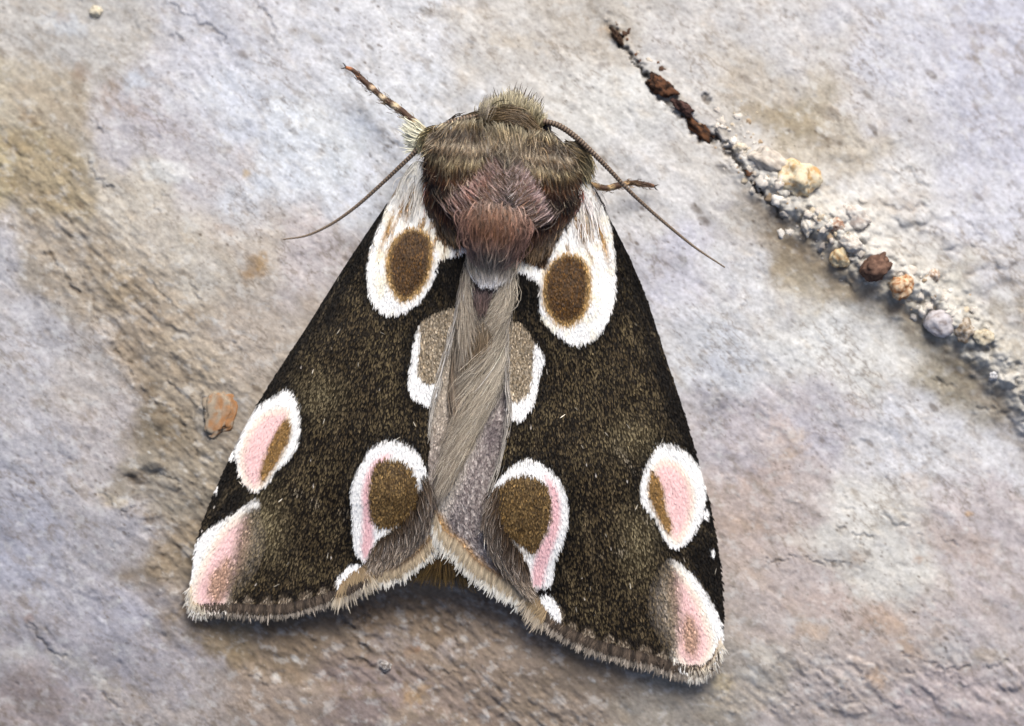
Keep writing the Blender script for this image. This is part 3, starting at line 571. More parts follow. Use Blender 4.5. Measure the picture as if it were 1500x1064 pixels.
GROOM = {}
def groom(key, guides, n, seg, stops, wid=1.5, edge=None, lift=4, zj=3.0, jit=2.6, var=0.34, K=6, curl=2.0, clump=0.35, tipc=None, tipk=0.0, tipfrac=1.0, rootk=0.34):
    """hairs flowing between guide strands; guides: lists of (x,y,z)"""
    G = np.array([smooth_line(g, 24) for g in guides])      # g,24,3
    ng = len(G)
    u = rng.random(n)*(ng-1); u0 = np.minimum(u.astype(int), ng-2); fu = (u-u0)[:, None]
    sl_ = rng.uniform(seg[0], seg[1], n); t0 = rng.uniform(-0.04, 1.0, n)*(1-sl_*0.75)
    tt = t0[:, None]+sl_[:, None]*np.linspace(0, 1, K)[None]
    tt = np.clip(tt, 0, 1.06)
    fi = np.clip(tt*23, 0, 24.4); i0 = np.minimum(fi.astype(int), 22); fr = (fi-i0)[..., None]
    A = G[u0[:, None], i0]*(1-fr)+G[u0[:, None], i0+1]*fr
    B = G[u0[:, None]+1, i0]*(1-fr)+G[u0[:, None]+1, i0+1]*fr
    p = A*(1-fu[..., None])+B*fu[..., None]
    tl = np.linspace(0, 1, K)[None]; p_base = p[..., :2].copy()
    A0 = G[u0, 0, :2]*(1-fu)+G[u0+1, 0, :2]*fu; B0 = G[u0, -1, :2]*(1-fu)+G[u0+1, -1, :2]*fu
    j0 = rng.normal(0, jit, (n, 2)); j1 = rng.normal(0, jit, (n, 2))+j0
    # clumping: neighbouring hairs share a tip offset
    cx_ = (perlin(p[:, 0, 0]/5, p[:, 0, 1]/9, 3)+perlin(p[:, 0, 0]/11, p[:, 0, 1]/15, 5))*jit*4*clump; cy_ = (perlin(p[:, 0, 0]/5+9, p[:, 0, 1]/9, 4)+perlin(p[:, 0, 0]/11, p[:, 0, 1]/15, 6))*jit*3*clump
    bend = rng.normal(0, curl, (n, 2))
    for d, cdd in ((0, cx_), (1, cy_)):
        p[..., d] += j0[:, d][:, None]*(1-tl)+(j1[:, d]+cdd)[:, None]*tl+bend[:, d][:, None]*4*tl*(1-tl)
    gl = B0-A0; gl2 = (gl**2).sum(-1)
    tt = tt+((p[..., :2]-p_base)*gl[:, None]).sum(-1)/gl2[:, None]
    depth = rng.random(n)
    p[..., 2] += (depth*zj*2-zj)[:, None]+lift*(tl**1.3)*(0.4+0.8*rng.random(n))[:, None]-3*(1-tl)
    # colour by place along the guides (bands) and across them
    ts = np.array([s[0] for s in stops]); cs_ = np.array([C(*s[1]) for s in stops])
    tc_ = tt+(perlin(u*3.1, u*0+3, 11)*0.08+perlin(u*9, u*0+7, 12)*0.03+rng.normal(0, 0.02, n))[:, None]
    col = np.stack([np.interp(tc_, ts, cs_[:, k]) for k in range(3)], -1)
    if edge is not None:
        e = (np.abs(2*u/(ng-1)-1)**1.6)[:, None, None]*edge[1]; col = col*(1-e)+C(*edge[0])*e
    if tipc is not None:
        pick = (rng.random(n) < tipfrac)[:, None, None]*tipk*(tl**1.5)[..., None]; col = col*(1-pick)+C(*tipc)*pick
    if key == 'thorax': var = var*1.35
    vv_ = np.exp(rng.normal(0, var, n))*(0.42+0.75*depth)  # hairs deep in the pile painted darker, standing in for shade
    col = col*vv_[:, None, None]*(rootk+(1.12-rootk)*tl**0.8)[..., None]  # dark roots paint the shaded gaps between hairs
    col = col*{'thorax': 0.86, 'scut': 0.86, 'head': 0.9}.get(key, 1.0)
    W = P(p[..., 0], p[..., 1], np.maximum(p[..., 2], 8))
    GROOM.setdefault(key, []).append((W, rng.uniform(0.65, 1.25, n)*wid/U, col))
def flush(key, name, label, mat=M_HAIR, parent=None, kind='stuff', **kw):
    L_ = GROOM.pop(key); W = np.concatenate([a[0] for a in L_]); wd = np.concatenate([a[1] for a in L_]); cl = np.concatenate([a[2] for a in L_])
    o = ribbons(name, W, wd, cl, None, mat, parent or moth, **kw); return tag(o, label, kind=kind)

def scales(name, x, y, zf, dirf, L, Wd, colr, colt, mat, parent, lift=2.5, z0=0.8, label=None, dj=0.16):
    """flat overlapping wing scales, each a small paddle rooted in the membrane"""
    n = len(x); d = dirf(x, y); a = rng.normal(0, dj, n)
    d = np.stack([d[:, 0]*np.cos(a)-d[:, 1]*np.sin(a), d[:, 0]*np.sin(a)+d[:, 1]*np.cos(a)], -1)
    L = np.broadcast_to(L, n)*rng.uniform(0.75, 1.25, n); Wd = np.broadcast_to(Wd, n)*rng.uniform(0.8, 1.25, n)
    s = np.stack([-d[:, 1], d[:, 0]], -1); q_ = np.stack([x, y], -1)
    def pt(t, w_, zl):
        p = q_+d*(L*t)[:, None]+s*(Wd*w_)[:, None]; return p, zl
    tilt = rng.normal(0, 0.2, n)
    zs0 = zf(x, y); xe, ye = (q_+d*L[:, None]).T; zs1 = zf(xe, ye)
    lf = lift*rng.uniform(0.4, 1.5, n)
    rows = []
    for t, w_ in ((0, -0.22), (0, 0.22), (0.62, 0.5), (0.62, -0.5), (1.0, 0.0)):
        p = q_+d*(L*t)[:, None]+s*(Wd*w_)[:, None]
        z = zs0*(1-t)+zs1*t+z0+lf*(t**0.8 if t < 1 else 0.92)+tilt*w_*Wd
        rows.append(P(p[:, 0], p[:, 1], z))
    V_ = np.stack(rows, 1).reshape(-1, 3)
    b = (np.arange(n)*5)[:, None]
    F4 = b+np.array([0, 1, 2, 3])[None]; F3 = b+np.array([3, 2, 4])[None]
    cl = np.stack([colr, colr, colr*0.45+colt*0.55, colr*0.45+colt*0.55, colt], 1).reshape(-1, 3)
    o = mesh_np(name, V_, [F4[:, ::-1], F3[:, ::-1]], cl, mat, False, parent)
    return tag(o, label, kind='stuff')

def scatter(poly, dens, margin=0.0):
    lo = poly.min(0)-margin; hi = poly.max(0)+margin
    st = 1/math.sqrt(dens)
    gx_, gy_ = np.meshgrid(np.arange(lo[0], hi[0], st), np.arange(lo[1], hi[1], st))
    gx_ = gx_+((np.arange(gx_.shape[0]) % 2)*st/2)[:, None]
    x = (gx_+rng.uniform(-.48, .48, gx_.shape)*st).ravel(); y = (gy_+rng.uniform(-.48, .48, gy_.shape)*st).ravel()
    m = sdf(x, y, poly) < margin
    return x[m], y[m]

# ---- wing pattern: for each wing a list of spots, each with outlines in photo pixels
SP = lambda p: smooth_poly(p, 5)
def wob(x, y, s, a=2.2): return fbm(x/7, y/7, s, 3)*a
LSPOT = dict(
 basal=SP([(613,236),(590,257),(576,276),(562,318),(550,345),(541,380),(540,400),(543,427),(553,445),(573,456),(597,449),(618,433),(632,412),(638,396),(643,377),(659,369),(683,364),(683,358),(660,360),(645,352),(636,325),(628,290),(624,262)]),
 inner=SP([(615,474),(607,497),(604,520),(600,547),(603,573),(616,583),(632,588),(642,578),(650,545),(660,500),(668,462),(668,448),(650,452),(630,460)]),
 costal=SP([(424,569),(436,588),(441,617),(438,647),(424,668),(407,684),(394,703),(377,714),(360,702),(350,680),(347,652),(349,630),(361,608),(383,590),(403,577)]),
 apical=SP([(377,729),(383,750),(392,785),(378,830),(345,872),(330,890),(288,891),(278,873),(277,840),(285,808),(300,778),(340,752)]),
 tornal=SP([(568,643),(547,652),(528,680),(517,713),(517,757),(521,800),(536,817),(546,800),(558,783),(588,766),(606,745),(627,705),(625,688),(613,662),(593,647)]),
 small=SP([(493,850),(507,830),(520,824),(531,827),(527,838),(512,846),(497,861)]))
RSPOT = dict(
 basal=SP([(858,262),(876,290),(893,326),(900,397),(899,430),(890,463),(870,490),(843,500),(820,487),(800,470),(790,447),(791,413),(780,402),(763,392),(750,386),(752,378),(775,384),(796,392),(806,370),(822,340),(838,305),(842,280)]),
 inner=SP([(742,476),(740,530),(742,573),(745,600),(762,610),(782,586),(790,545),(797,518),(783,499),(771,480),(757,470)]),
 costal=SP([(955,662),(970,648),(1000,656),(1030,690),(1033,712),(1031,730),(1023,760),(1010,783),(990,798),(973,787),(960,757),(943,737),(937,717),(943,687)]),
 apical=SP([(983,817),(1000,827),(1020,847),(1040,877),(1054,907),(1058,937),(1046,972),(1023,986),(997,977),(980,960),(955,915),(948,880),(955,845),(967,825)]),
 tornal=SP([(770,670),(793,677),(817,697),(830,727),(831,760),(823,793),(812,820),(807,850),(783,860),(777,845),(768,812),(748,786),(728,770),(716,735),(722,712),(743,687)]),
 small=SP([(790,874),(798,868),(808,871),(819,889),(819,908),(804,894)]))
LIN = dict(b_oval=SP([(612,330),(632,345),(634,375),(626,408),(605,432),(590,437),(574,420),(567,390),(572,358),(590,335)]), i_tan=SP([(618,458),(645,444),(672,440),(664,485),(655,520),(647,545),(634,560),(613,545),(616,500)]),
 c_bar=SP([(424,608),(429,623),(421,650),(402,684),(386,704),(384,685),(397,645),(412,618)]), c_pink=SP([(408,597),(424,600),(420,640),(395,690),(376,708),(362,695),(357,665),(368,630),(388,605)]),
 a_pink=SP([(340,765),(366,752),(366,800),(348,850),(330,882),(296,884),(288,862),(300,830),(318,795)]), a_br=SP([(372,742),(400,760),(400,830),(350,880),(338,872),(345,820),(355,775)]), a_in=SP([(322,825),(338,812),(338,850),(322,878),(308,868),(310,842)]),
 t_br=SP([(577,667),(592,672),(604,684),(613,706),(620,740),(600,760),(572,772),(552,768),(543,750),(541,715),(548,680),(560,670)]), t_pink=SP([(574,660),(556,664),(540,685),(532,715),(533,757),(531,800),(540,812),(548,780),(545,740),(545,705),(552,680)]),
 fold=SP([(627,705),(618,715),(610,745),(590,768),(560,785),(546,800),(538,820),(536,838),(550,842),(580,830),(612,800),(632,760),(634,720)]), base=SP([(640,270),(632,300),(640,340),(645,374),(659,364),(686,358),(692,300),(670,260)]))
RIN = dict(b_oval=SP([(830,366),(850,373),(862,390),(864,425),(856,455),(834,473),(812,466),(797,440),(795,408),(806,380)]), i_tan=SP([(740,466),(758,460),(776,474),(783,498),(780,530),(777,568),(757,584),(743,577),(739,530)]),
 c_bar=SP([(953,684),(962,692),(970,712),(974,740),(983,762),(979,778),(968,766),(955,740),(947,720),(948,696)]), c_pink=SP([(965,672),(985,674),(1004,695),(1012,725),(1006,760),(992,785),(978,775),(972,745),(965,715),(955,690)]),
 a_pink=SP([(985,830),(1000,845),(1018,875),(1030,905),(1038,935),(1028,962),(1010,970),(990,950),(985,900),(980,860)]), a_br=SP([(968,812),(988,840),(992,900),(984,958),(968,966),(940,930),(928,885),(938,838)]), a_in=SP([(1004,895),(1016,905),(1022,930),(1016,955),(1004,950),(998,925)]),
 t_br=SP([(770,692),(795,701),(806,722),(807,755),(797,783),(782,808),(757,792),(735,778),(720,745),(728,715),(745,697)]), t_pink=SP([(798,690),(816,712),(821,755),(812,790),(800,825),(795,850),(782,852),(780,830),(788,800),(803,768),(806,725)]),
 fold=SP([(714,728),(726,766),(748,786),(768,812),(777,845),(783,862),(790,880),(776,882),(750,850),(722,800),(707,755)]), base=SP([(842,300),(822,337),(808,368),(794,404),(770,390),(748,382),(768,320),(790,290)]))
def dcross(x, y, left):
    L_ = [(430,715),(470,735),(505,745),(520,760)] if left else [(900,640),(935,700),(950,770),(925,800),(890,810),(850,790)]
    return dline(x, y, L_)[0]
def pattern(x, y, left):
    """pigment of the forewing at photo pixel x,y: base colour, tip colour, share of pale-tipped scales"""
    S, I = (LSPOT, LIN) if left else (RSPOT, RIN); POLY = LW if left else RW
    w1 = wob(x, y, 5, 6); f = lambda p, s=3.0, o=0: 1-sst(-s, s, sdf(x, y, p)+w1*0.45+o)
    blot = fbm(x/60, y/60, 15, 4); olive = 0.25+0.6*sst(-0.3, 0.6, blot)+0.25*fbm(x/9, y/14, 16, 3)
    olive = np.clip(olive, 0, 1)
    g = mix(C(14, 11, 8), C(31, 25, 17), olive)
    tip = mix(C(74, 61, 42), C(120, 108, 80), olive)
    # black borders: along the costa, round the spots and at the wing base
    costa = [(575,286),(500,398),(400,555),(320,708),(280,845)] if left else [(880,290),(947,437),(1000,598),(1037,727),(1060,900)]
    dc, _ = dline(x, y, costa); blk = 1-sst(10, 46, dc+blot*14)
    for k_ in ('basal', 'costal', 'tornal', 'inner'):
        d = sdf(x, y, S[k_]); blk = np.maximum(blk, (1-sst(4, 26 if k_ != 'apical' else 10, d))*0.8)
    cx, cy = ((665,400) if left else (768,420)); dd = np.hypot((x-cx)/34, (y-cy)/42); blk = np.maximum(blk, 1-sst(0.5, 1.5, dd))
    cx, cy = ((335,725) if left else (1040,815)); dd = np.hypot((x-cx)/44, (y-cy)/34); blk = np.maximum(blk, 1-sst(0.5, 1.3, dd))
    g = mix(g, C(6, 5, 5), blk*0.95); tip = mix(tip, C(20, 16, 12), blk*0.93)
    ox_, oy_ = (640, 150) if left else (800, 150)
    va = np.arctan2(y-oy_, x-ox_)*15+fbm(x/80, y/80, 43, 2)*0.5; vn = np.exp(-((va-np.round(va))/0.07)**2)*sst(200, 330, np.hypot(x-ox_, y-oy_))*0.4
    tip = mix(tip, C(168, 152, 122), vn*0.5); g = mix(g, C(70, 60, 44), vn*0.35)
    wv_ = np.exp(-((dcross(x, y, left)+fbm(x/18, y/18, 45, 3)*12)/5.0)**2)*sst(-.2, .3, fbm(x/30, y/30, 47, 2)); tip = mix(tip, C(196, 186, 168), wv_*0.5)
    # grey dusting: cross line and submarginal scallops
    marg = [(282,893),(330,893),(420,894),(490,875),(540,846)] if left else [(1059,930),(1020,982),(953,967),(867,943),(820,920),(780,880)]
    dm, _ = dline(x, y, marg)
    ph = (x*1.0 if left else x*0.93+y*0.37)/27.0+0.3*perlin(x/30, y/30, 41)
    bump_ = np.abs(np.sin(ph*math.pi)); topd = 15+13*bump_*(0.8+0.5*perlin(x/25, y/25, 42))
    keep = (1-sst(-4, 6, -sdf(x, y, S['apical'])))
    inside = (1-sst(topd-5, topd-1, dm))*sst(4, 8, dm)*sst(0.25, 0.6, bump_)*keep
    g = mix(g, C(104, 92, 78), inside*0.55); tip = mix(tip, C(188, 176, 160), inside*0.65)
    dkl = np.exp(-((dm-topd-2)/4.0)**2)*keep; g = mix(g, C(14, 10, 9), dkl*0.9); tip = mix(tip, C(22, 17, 14), dkl*0.9)
    dkl = (1-sst(0, 6, dm)); g = mix(g, C(26, 19, 15), dkl*0.7)
    cc_ = (395,765) if left else (935,790)
    cl = np.exp(-(np.hypot((x-cc_[0])/26, (y-cc_[1])/46)**2))*0.6
    cl2 = np.exp(-(np.hypot((x-(470 if left else 925))/34, (y-(575 if left else 640))/28)**2))*0.5
    cl = np.maximum(cl, cl2); g = mix(g, C(96, 86, 62), cl*0.6); tip = mix(tip, C(178, 168, 136), cl*0.8)
    # brown scaled wing base next to the thorax
    b = f(I['base'], 3); g = mix(g, C(52, 38, 26), b); tip = mix(tip, C(128, 104, 80), b)
    # ---- spots
    W_ = C(250, 252, 252, 0.88); CR = C(250, 242, 212, 0.85); PK = C(247, 210, 210, 0.86); PK2 = C(246, 200, 205, 0.86)
    s = f(S['basal'], 2.2); inn = -sdf(x, y, S['basal'])
    base = mix(W_, CR, sst(-0.1, 0.5, fbm(x/22, y/30, 19, 3))*0.6)
    up = 1-sst(300, 345, y); stre = sst(0.02, 0.40, fbm((x+(y*0.35 if left else -y*0.35))/9, y/60, 23, 4)); base = mix(base, C(244, 242, 232), up*0.35)
    base = mix(base, C(156, 122, 72), stre*sst(258, 280, y)*(1-sst(350, 400, y))*0.95)
    sx, sy = ((596, 300) if left else (853, 335)); st_ = np.exp(-(np.hypot((x-sx)/8, (y-sy)/16)**2)); base = mix(base, C(140, 104, 50), st_*0.9)
    sx, sy = ((568, 335) if left else (884, 355)); st_ = np.exp(-(np.hypot((x-sx-(y-sy)*(-0.35 if left else 0.18))/4, (y-sy)/26)**2)); base = mix(base, C(186, 146, 82), st_*0.8)
    ov = sdf(x, y, I['b_oval'])+w1*0.5
    base = mix(base, C(192, 158, 102), 1-sst(-2, 5, ov)); base = mix(base, C(66, 43, 13), 1-sst(-10, 2, ov));  
    g = mix(g, base, s); tip = mix(tip, mix(base, C(132, 94, 38), (1-sst(-6, 0, ov))*0.45), s)
    s = f(S['inner'], 1.8); base = mix(W_*np.ones((len(x), 1)), C(138, 124, 102), f(I['i_tan'], 2)); g = mix(g, base*0.92, s); tip = mix(tip, mix(base, C(190, 178, 158), f(I['i_tan'], 2)*0.8), s)
    s = f(S['costal'], 2); base = mix(W_*np.ones((len(x), 1)), CR, 0.75*(1-sst(-3, 10, sdf(x, y, I['c_pink'])))); base = mix(base, PK, 1-sst(-11, 8, sdf(x, y, I['c_pink'])+w1*0.5)); base = mix(base, C(138, 106, 58), 1-sst(-3.5, 4, sdf(x, y, I['c_bar'])+w1*.6)); g = mix(g, base*0.96, s); tip = mix(tip, base, s)
    s = f(S['apical'], 2); base = mix(W_*np.ones((len(x), 1)), CR, 0.7*(1-sst(-2, 14, sdf(x, y, I['a_pink'])))); base = mix(base, PK, (1-sst(-13, 7, sdf(x, y, I['a_pink'])-2))); base = mix(base, C(158, 126, 98), 0.85*(1-sst(-7, 9, sdf(x, y, I['a_in'])+w1)))
    ab = 1-sst(-6, 12, sdf(x, y, I['a_br'])+w1); base = mix(base, C(104, 88, 66), ab*0.85)
    s2 = s*(1-0.85*ab*sst(-34, -2, sdf(x, y, S['apical'])+w1*2)); g = mix(g, base*0.92, s2); tip = mix(tip, mix(base, C(170, 150, 122), ab*0.5), s2)
    s = f(S['tornal'], 2); base = mix(W_*np.ones((len(x), 1)), PK2, (1-sst(-5, 5, sdf(x, y, I['t_pink'])))*0.95); tb = 1-sst(-2.5, 3.5, sdf(x, y, I['t_br'])+w1*0.7); base = mix(base, C(82, 62, 30), tb)
    g = mix(g, base*0.95, s); tip = mix(tip, mix(base, C(146, 120, 76), tb*0.8), s)
    fz = 1+0.10*fbm(x/9, y/14, 71, 3); g = g*np.where(g.mean(1) > 0.25, fz, 1)[:, None]
    s = f(I['fold'], 3); g = mix(g, C(92, 78, 64), s); tip = mix(tip, C(150, 136, 120), s)
    cx, cy = ((536,826) if left else (794,862)); s = 1-sst(4, 12, np.hypot((x-cx)*(0.8 if left else 0.7), (y-cy)*1.1)); g = mix(g, C(8, 6, 6), s*.95); tip = mix(tip, C(16, 12, 10), s*.95)
    s = f(S['small'], 1.5); g = mix(g, W_, s); tip = mix(tip, W_, s)
    for (px_, py_, r_) in (((341,664,6.5),(317,715,4)) if left else ((1033,750,6.5),(1043,807,4.5))):
        s = 1-sst(r_*0.55, r_*1.3, np.hypot((x-px_)*1.4, (y-py_)*0.8)+w1*.4); g = mix(g, W_, s); tip = mix(tip, W_, s)
    return g, tip
def dir_l(x, y):
    d = np.stack([x-672, y-20], -1)*1.0; t = np.clip((640-x)/300, 0, 1); d[:, 0] += fbm(x/70, y/70, 25, 2)*60
    return d/np.linalg.norm(d, axis=1, keepdims=True)
def dir_r(x, y):
    d = np.stack([x-772, y+60], -1)*1.0; d[:, 0] += fbm(x/70, y/70, 27, 2)*60
    return d/np.linalg.norm(d, axis=1, keepdims=True)

SPOTLAB = dict(basal='large white patch with golden brown oval at the wing base', inner='tan and white strip along the inner wing edge', costal='pink and white spot with brown bar on the front wing edge',
  apical='pink spot fading to brown at the wing tip', tornal='white-ringed brown and pink spot at the rear wing corner', small='small white spot at the wing margin')
def build_wing(left):
    POLY, ZF, DIR, S, I = (LW, LZ, dir_l, LSPOT, LIN) if left else (RW, RZ, dir_r, RSPOT, RIN)
    # faint veins fanning from the wing root lift the membrane
    ox, oy = (640, 150) if left else (800, 150)
    def zf(x, y):
        x = np.asarray(x, float); y = np.asarray(y, float)
        a = np.arctan2(y-oy, x-ox); v = np.sin(a*34)*np.clip(np.hypot(x-ox, y-oy)/500, 0, 1)*1.6
        return ZF(x, y)+v+fbm(x/50, y/60, 31, 2)*2.5
    wing = sheet('forewing', POLY, 7, zf, lambda x, y, z: z-2.2, lambda x, y: pattern(x, y, left)[0]*0.7, M_MEM, moth)
    tag(wing, 'left forewing with its costal edge toward the lower left' if left else 'right forewing with its costal edge toward the lower right')
    x, y = scatter(POLY, 0.17)
    inspot = {}
    taken = np.zeros(len(x), bool)
    for k_, p in S.items():
        hit = sdf(x, y, p) < -1.0
        if k_ == 'apical': hit &= sdf(x, y, I['a_br'])+rng.normal(0, 3, len(x)) > -3
        taken |= hit
    taken |= sdf(x, y, I['fold']) < -3
    x, y = x[~taken], y[~taken]
    g, tip = pattern(x, y, left); n = len(x); r = rng.random(n)
    pale = (r < 0.46)[:, None]; dull = np.exp(rng.normal(0, 0.35, n))[:, None]
    cr = g*dull; ct = np.where(pale, tip*np.exp(rng.normal(0, 0.3, n))[:, None], g*1.25*dull)
    spark = (rng.random(n) < 0.0006)[:, None]; ct = np.where(spark, C(225, 218, 210), ct)
    scales('wing_scales', x, y, zf, DIR, 8.0, 2.0, cr, ct, M_SCALE, wing, 2.6, dj=0.12)
    for k_, p in S.items():
        x, y = scatter(p, 0.26, 0.3)
        m = sdf(x, y, POLY) < -3
        if k_ == 'apical': m &= sdf(x, y, I['a_br'])+rng.normal(0, 3, len(x)) > -5
        x, y = x[m], y[m]
        g, tip = pattern(x, y, left); n = len(x); lum = g.sum(1)/3
        v = np.exp(rng.normal(0, 1, n)*np.where(lum > 0.35, 0.035, 0.34))[:, None]
        brown = (lum < 0.3); pick = (rng.random(n) < 0.5)[:, None]
        ct = np.where(brown[:, None] & ~pick, g*1.1, tip)*v
        L = np.where(brown, 7.0, 10.5); Wd = np.where(brown, 2.2, 2.1)
        edge = sdf(x, y, p) > -7; L = np.where(edge & ~brown, 11.5, L)
        scales('wing_spot', x, y, zf, DIR, L, Wd, g*v, ct, M_WHITE, wing, 2.4, 1.8, SPOTLAB[k_], dj=0.13)
    # loose pale hair scales sprinkled over the dark ground
    x, y = scatter(POLY, 0.00015); m = np.ones(len(x), bool)
    for p in S.values(): m &= sdf(x, y, p) > 0
    x, y = x[m], y[m]; n = len(x); c_ = np.tile(C(190, 184, 170), (n, 1))*np.exp(rng.normal(-0.4, 0.5, n))[:, None]
    scales('loose_scales', x, y, zf, DIR, 9, 1.2, c_, c_, M_SCALE, wing, 5, 2.5, dj=0.6)
    return wing, zf
def fringe(name, line, zf, dirv, n, ln, c_root, c_mid, c_tip, parent, wid=2.2, layers=2, label=None, drop=0.35, shorten=0.55, var=0.15):
    Ls = smooth_line(line, 200); key = 'fr'+name+str(id(line))
    for lay in range(layers):
        nn = n; s = rng.random(nn)*199; i0 = np.minimum(s.astype(int), 198); f_ = (s-i0)[:, None]
        p0 = Ls[i0, :2]*(1-f_)+Ls[i0+1, :2]*f_
        tq = s/199
        dv = np.array([[np.interp(a_, np.linspace(0, 1, len(dirv)), [q_[j] for q_ in dirv]) for j in (0, 1)] for a_ in tq])
        dv /= np.linalg.norm(dv, axis=1, keepdims=True); an = rng.normal(0, 0.14, nn)+perlin(s/1.7, s*0, 5+lay)*0.7
        dv = np.stack([dv[:, 0]*np.cos(an)-dv[:, 1]*np.sin(an), dv[:, 0]*np.sin(an)+dv[:, 1]*np.cos(an)], -1)
        L_ = (ln if lay == 0 else ln*shorten)*rng.uniform(0.6, 1.15, nn)*(1+0.35*perlin(s/2.1, s*0, 7))
        K = 5; t = np.linspace(0, 1, K)
        st = p0-dv*(4+3*rng.random(nn))[:, None]
        pp = st[:, None]+dv[:, None]*(L_+5)[:, None, None]*t[None, :, None]
        z = zf(p0[:, 0], p0[:, 1])[:, None]+1.5+lay*2.0+rng.uniform(-1, 1, nn)[:, None]-drop*L_[:, None]*t**2*0.5
        v = (np.exp(rng.normal(0, var, nn))*(1+1.6*var*perlin(s/5.5, s*0, 91)+1.2*var*np.sin(s*0.55)))[:, None, None]
        cr, cm, ct = (C(*c_root), C(*c_mid), C(*c_tip))
        if lay: ct = cm*0.95
        col = np.stack([np.interp(t, [0, 0.4, 0.8], [cr[k_], cm[k_], ct[k_]]) for k_ in range(3)], -1)[None]*v
        GROOM.setdefault(key, []).append((P(pp[..., 0], pp[..., 1], np.maximum(z, 6)), rng.uniform(0.7, 1.3, nn)*wid/U, col))
    return flush(key, name, label, M_FRINGE, parent, tipw=0.25, roll=0.35, shape=lambda t: np.array([0.5, 0.8, 1.0, 0.9, 0.2]))

wl, zl = build_wing(True)
wr, zr = build_wing(False)
fringe('fringe', [(286,890),(330,889),(375,892),(420,890),(455,882),(490,871),(520,858),(537,848)], zl, [(-.05,1),(0,1),(0.05,1),(0.1,1),(0.3,1)], 800, 17, (60,50,42), (96,84,72), (178,168,154), wl, label='grey-brown hair fringe along the outer wing edge', var=0.3)
fringe('fringe', [(497,862),(512,848),(528,838),(540,832)], zl, [(-.1,1),(0.1,1),(0.4,1)], 260, 34, (150,126,92), (178,156,122), (215,205,185), wl, label='tan hair fringe at the rear wing corner')
fringe('fringe', [(1052,955),(1040,972),(1020,980),(990,976),(953,965),(913,955),(867,941),(820,918),(800,900),(782,880)], zr, [(0.1,1),(0,1),(-.1,1),(-.25,1),(-.5,1),(-.5,1)], 950, 20, (60,50,42), (96,84,72), (178,168,154), wr, label='grey-brown hair fringe along the outer wing edge', var=0.3)
fringe('fringe', [(1056,940),(1046,966),(1030,981),(1008,982)], zr, [(0.2,1),(0,1),(-.1,1)], 260, 19, (214,190,160), (236,226,206), (245,242,232), wr, label='cream hair tuft at the wing tip')
fringe('fringe', [(279,860),(282,886),(300,893)], zl, [(-.25,1),(0,1)], 160, 17, (214,190,160), (236,226,206), (245,242,232), wl, label='cream hair tuft at the wing tip')
fringe('fringe', [(777,868),(786,880),(800,898)], zr, [(-.4,1),(-.6,1)], 200, 32, (150,126,92), (178,156,122), (210,198,178), wr, label='tan hair fringe at the rear wing corner')

# ---- hindwings: silky grey, seen between the forewings
def hcol(x, y, left):
    n = len(x); r = fbm(x/5, y/9, 61, 3); c = mix(np.tile(C(124, 113, 112), (n, 1)), C(204, 195, 190), sst(-.4, .5, r))
    if left:
        c = mix(c, C(208, 196, 176), 0.7*(1-sst(560, 720, y))); d, _ = dline(x, y, [(546,842),(580,834),(612,814),(637,786)]); c = mix(c, C(206, 172, 122), 1-sst(4, 16, d))
    else:
        d, _ = dline(x, y, [(738,520),(712,585),(690,627),(668,680),(650,720),(638,755)]); c = mix(c, C(228, 220, 208), (1-sst(2, 26, d))*0.85)  # bright highlight along the left edge painted into the colour
        c = mix(c, C(84, 74, 78), sst(705, 745, x+0*y)*(sst(640, 700, y))*0.75); c = mix(c, C(92, 82, 88), (1-sst(0, 24, np.hypot(x-722, (y-635)*0.6)))*0.7)
        d, _ = dline(x, y, [(638,757),(652,782),(672,797),(690,819),(712,838),(745,856),(770,872)]); c = mix(c, C(208, 168, 116), 1-sst(3, 17, d)); c = mix(c, C(72, 52, 38), np.exp(-(np.hypot(x-735, y-822)/18)**2)*0.6)
    return c
dirh_l = lambda x, y: np.tile(np.array([[-0.12, 0.99]]), (len(x), 1))
def dirh_r(x, y):
    a = np.clip((y-600)/250, 0, 1)*0.9; d = np.stack([-0.35+a*0.85, np.ones(len(x))], -1); return d/np.linalg.norm(d, axis=1, keepdims=True)
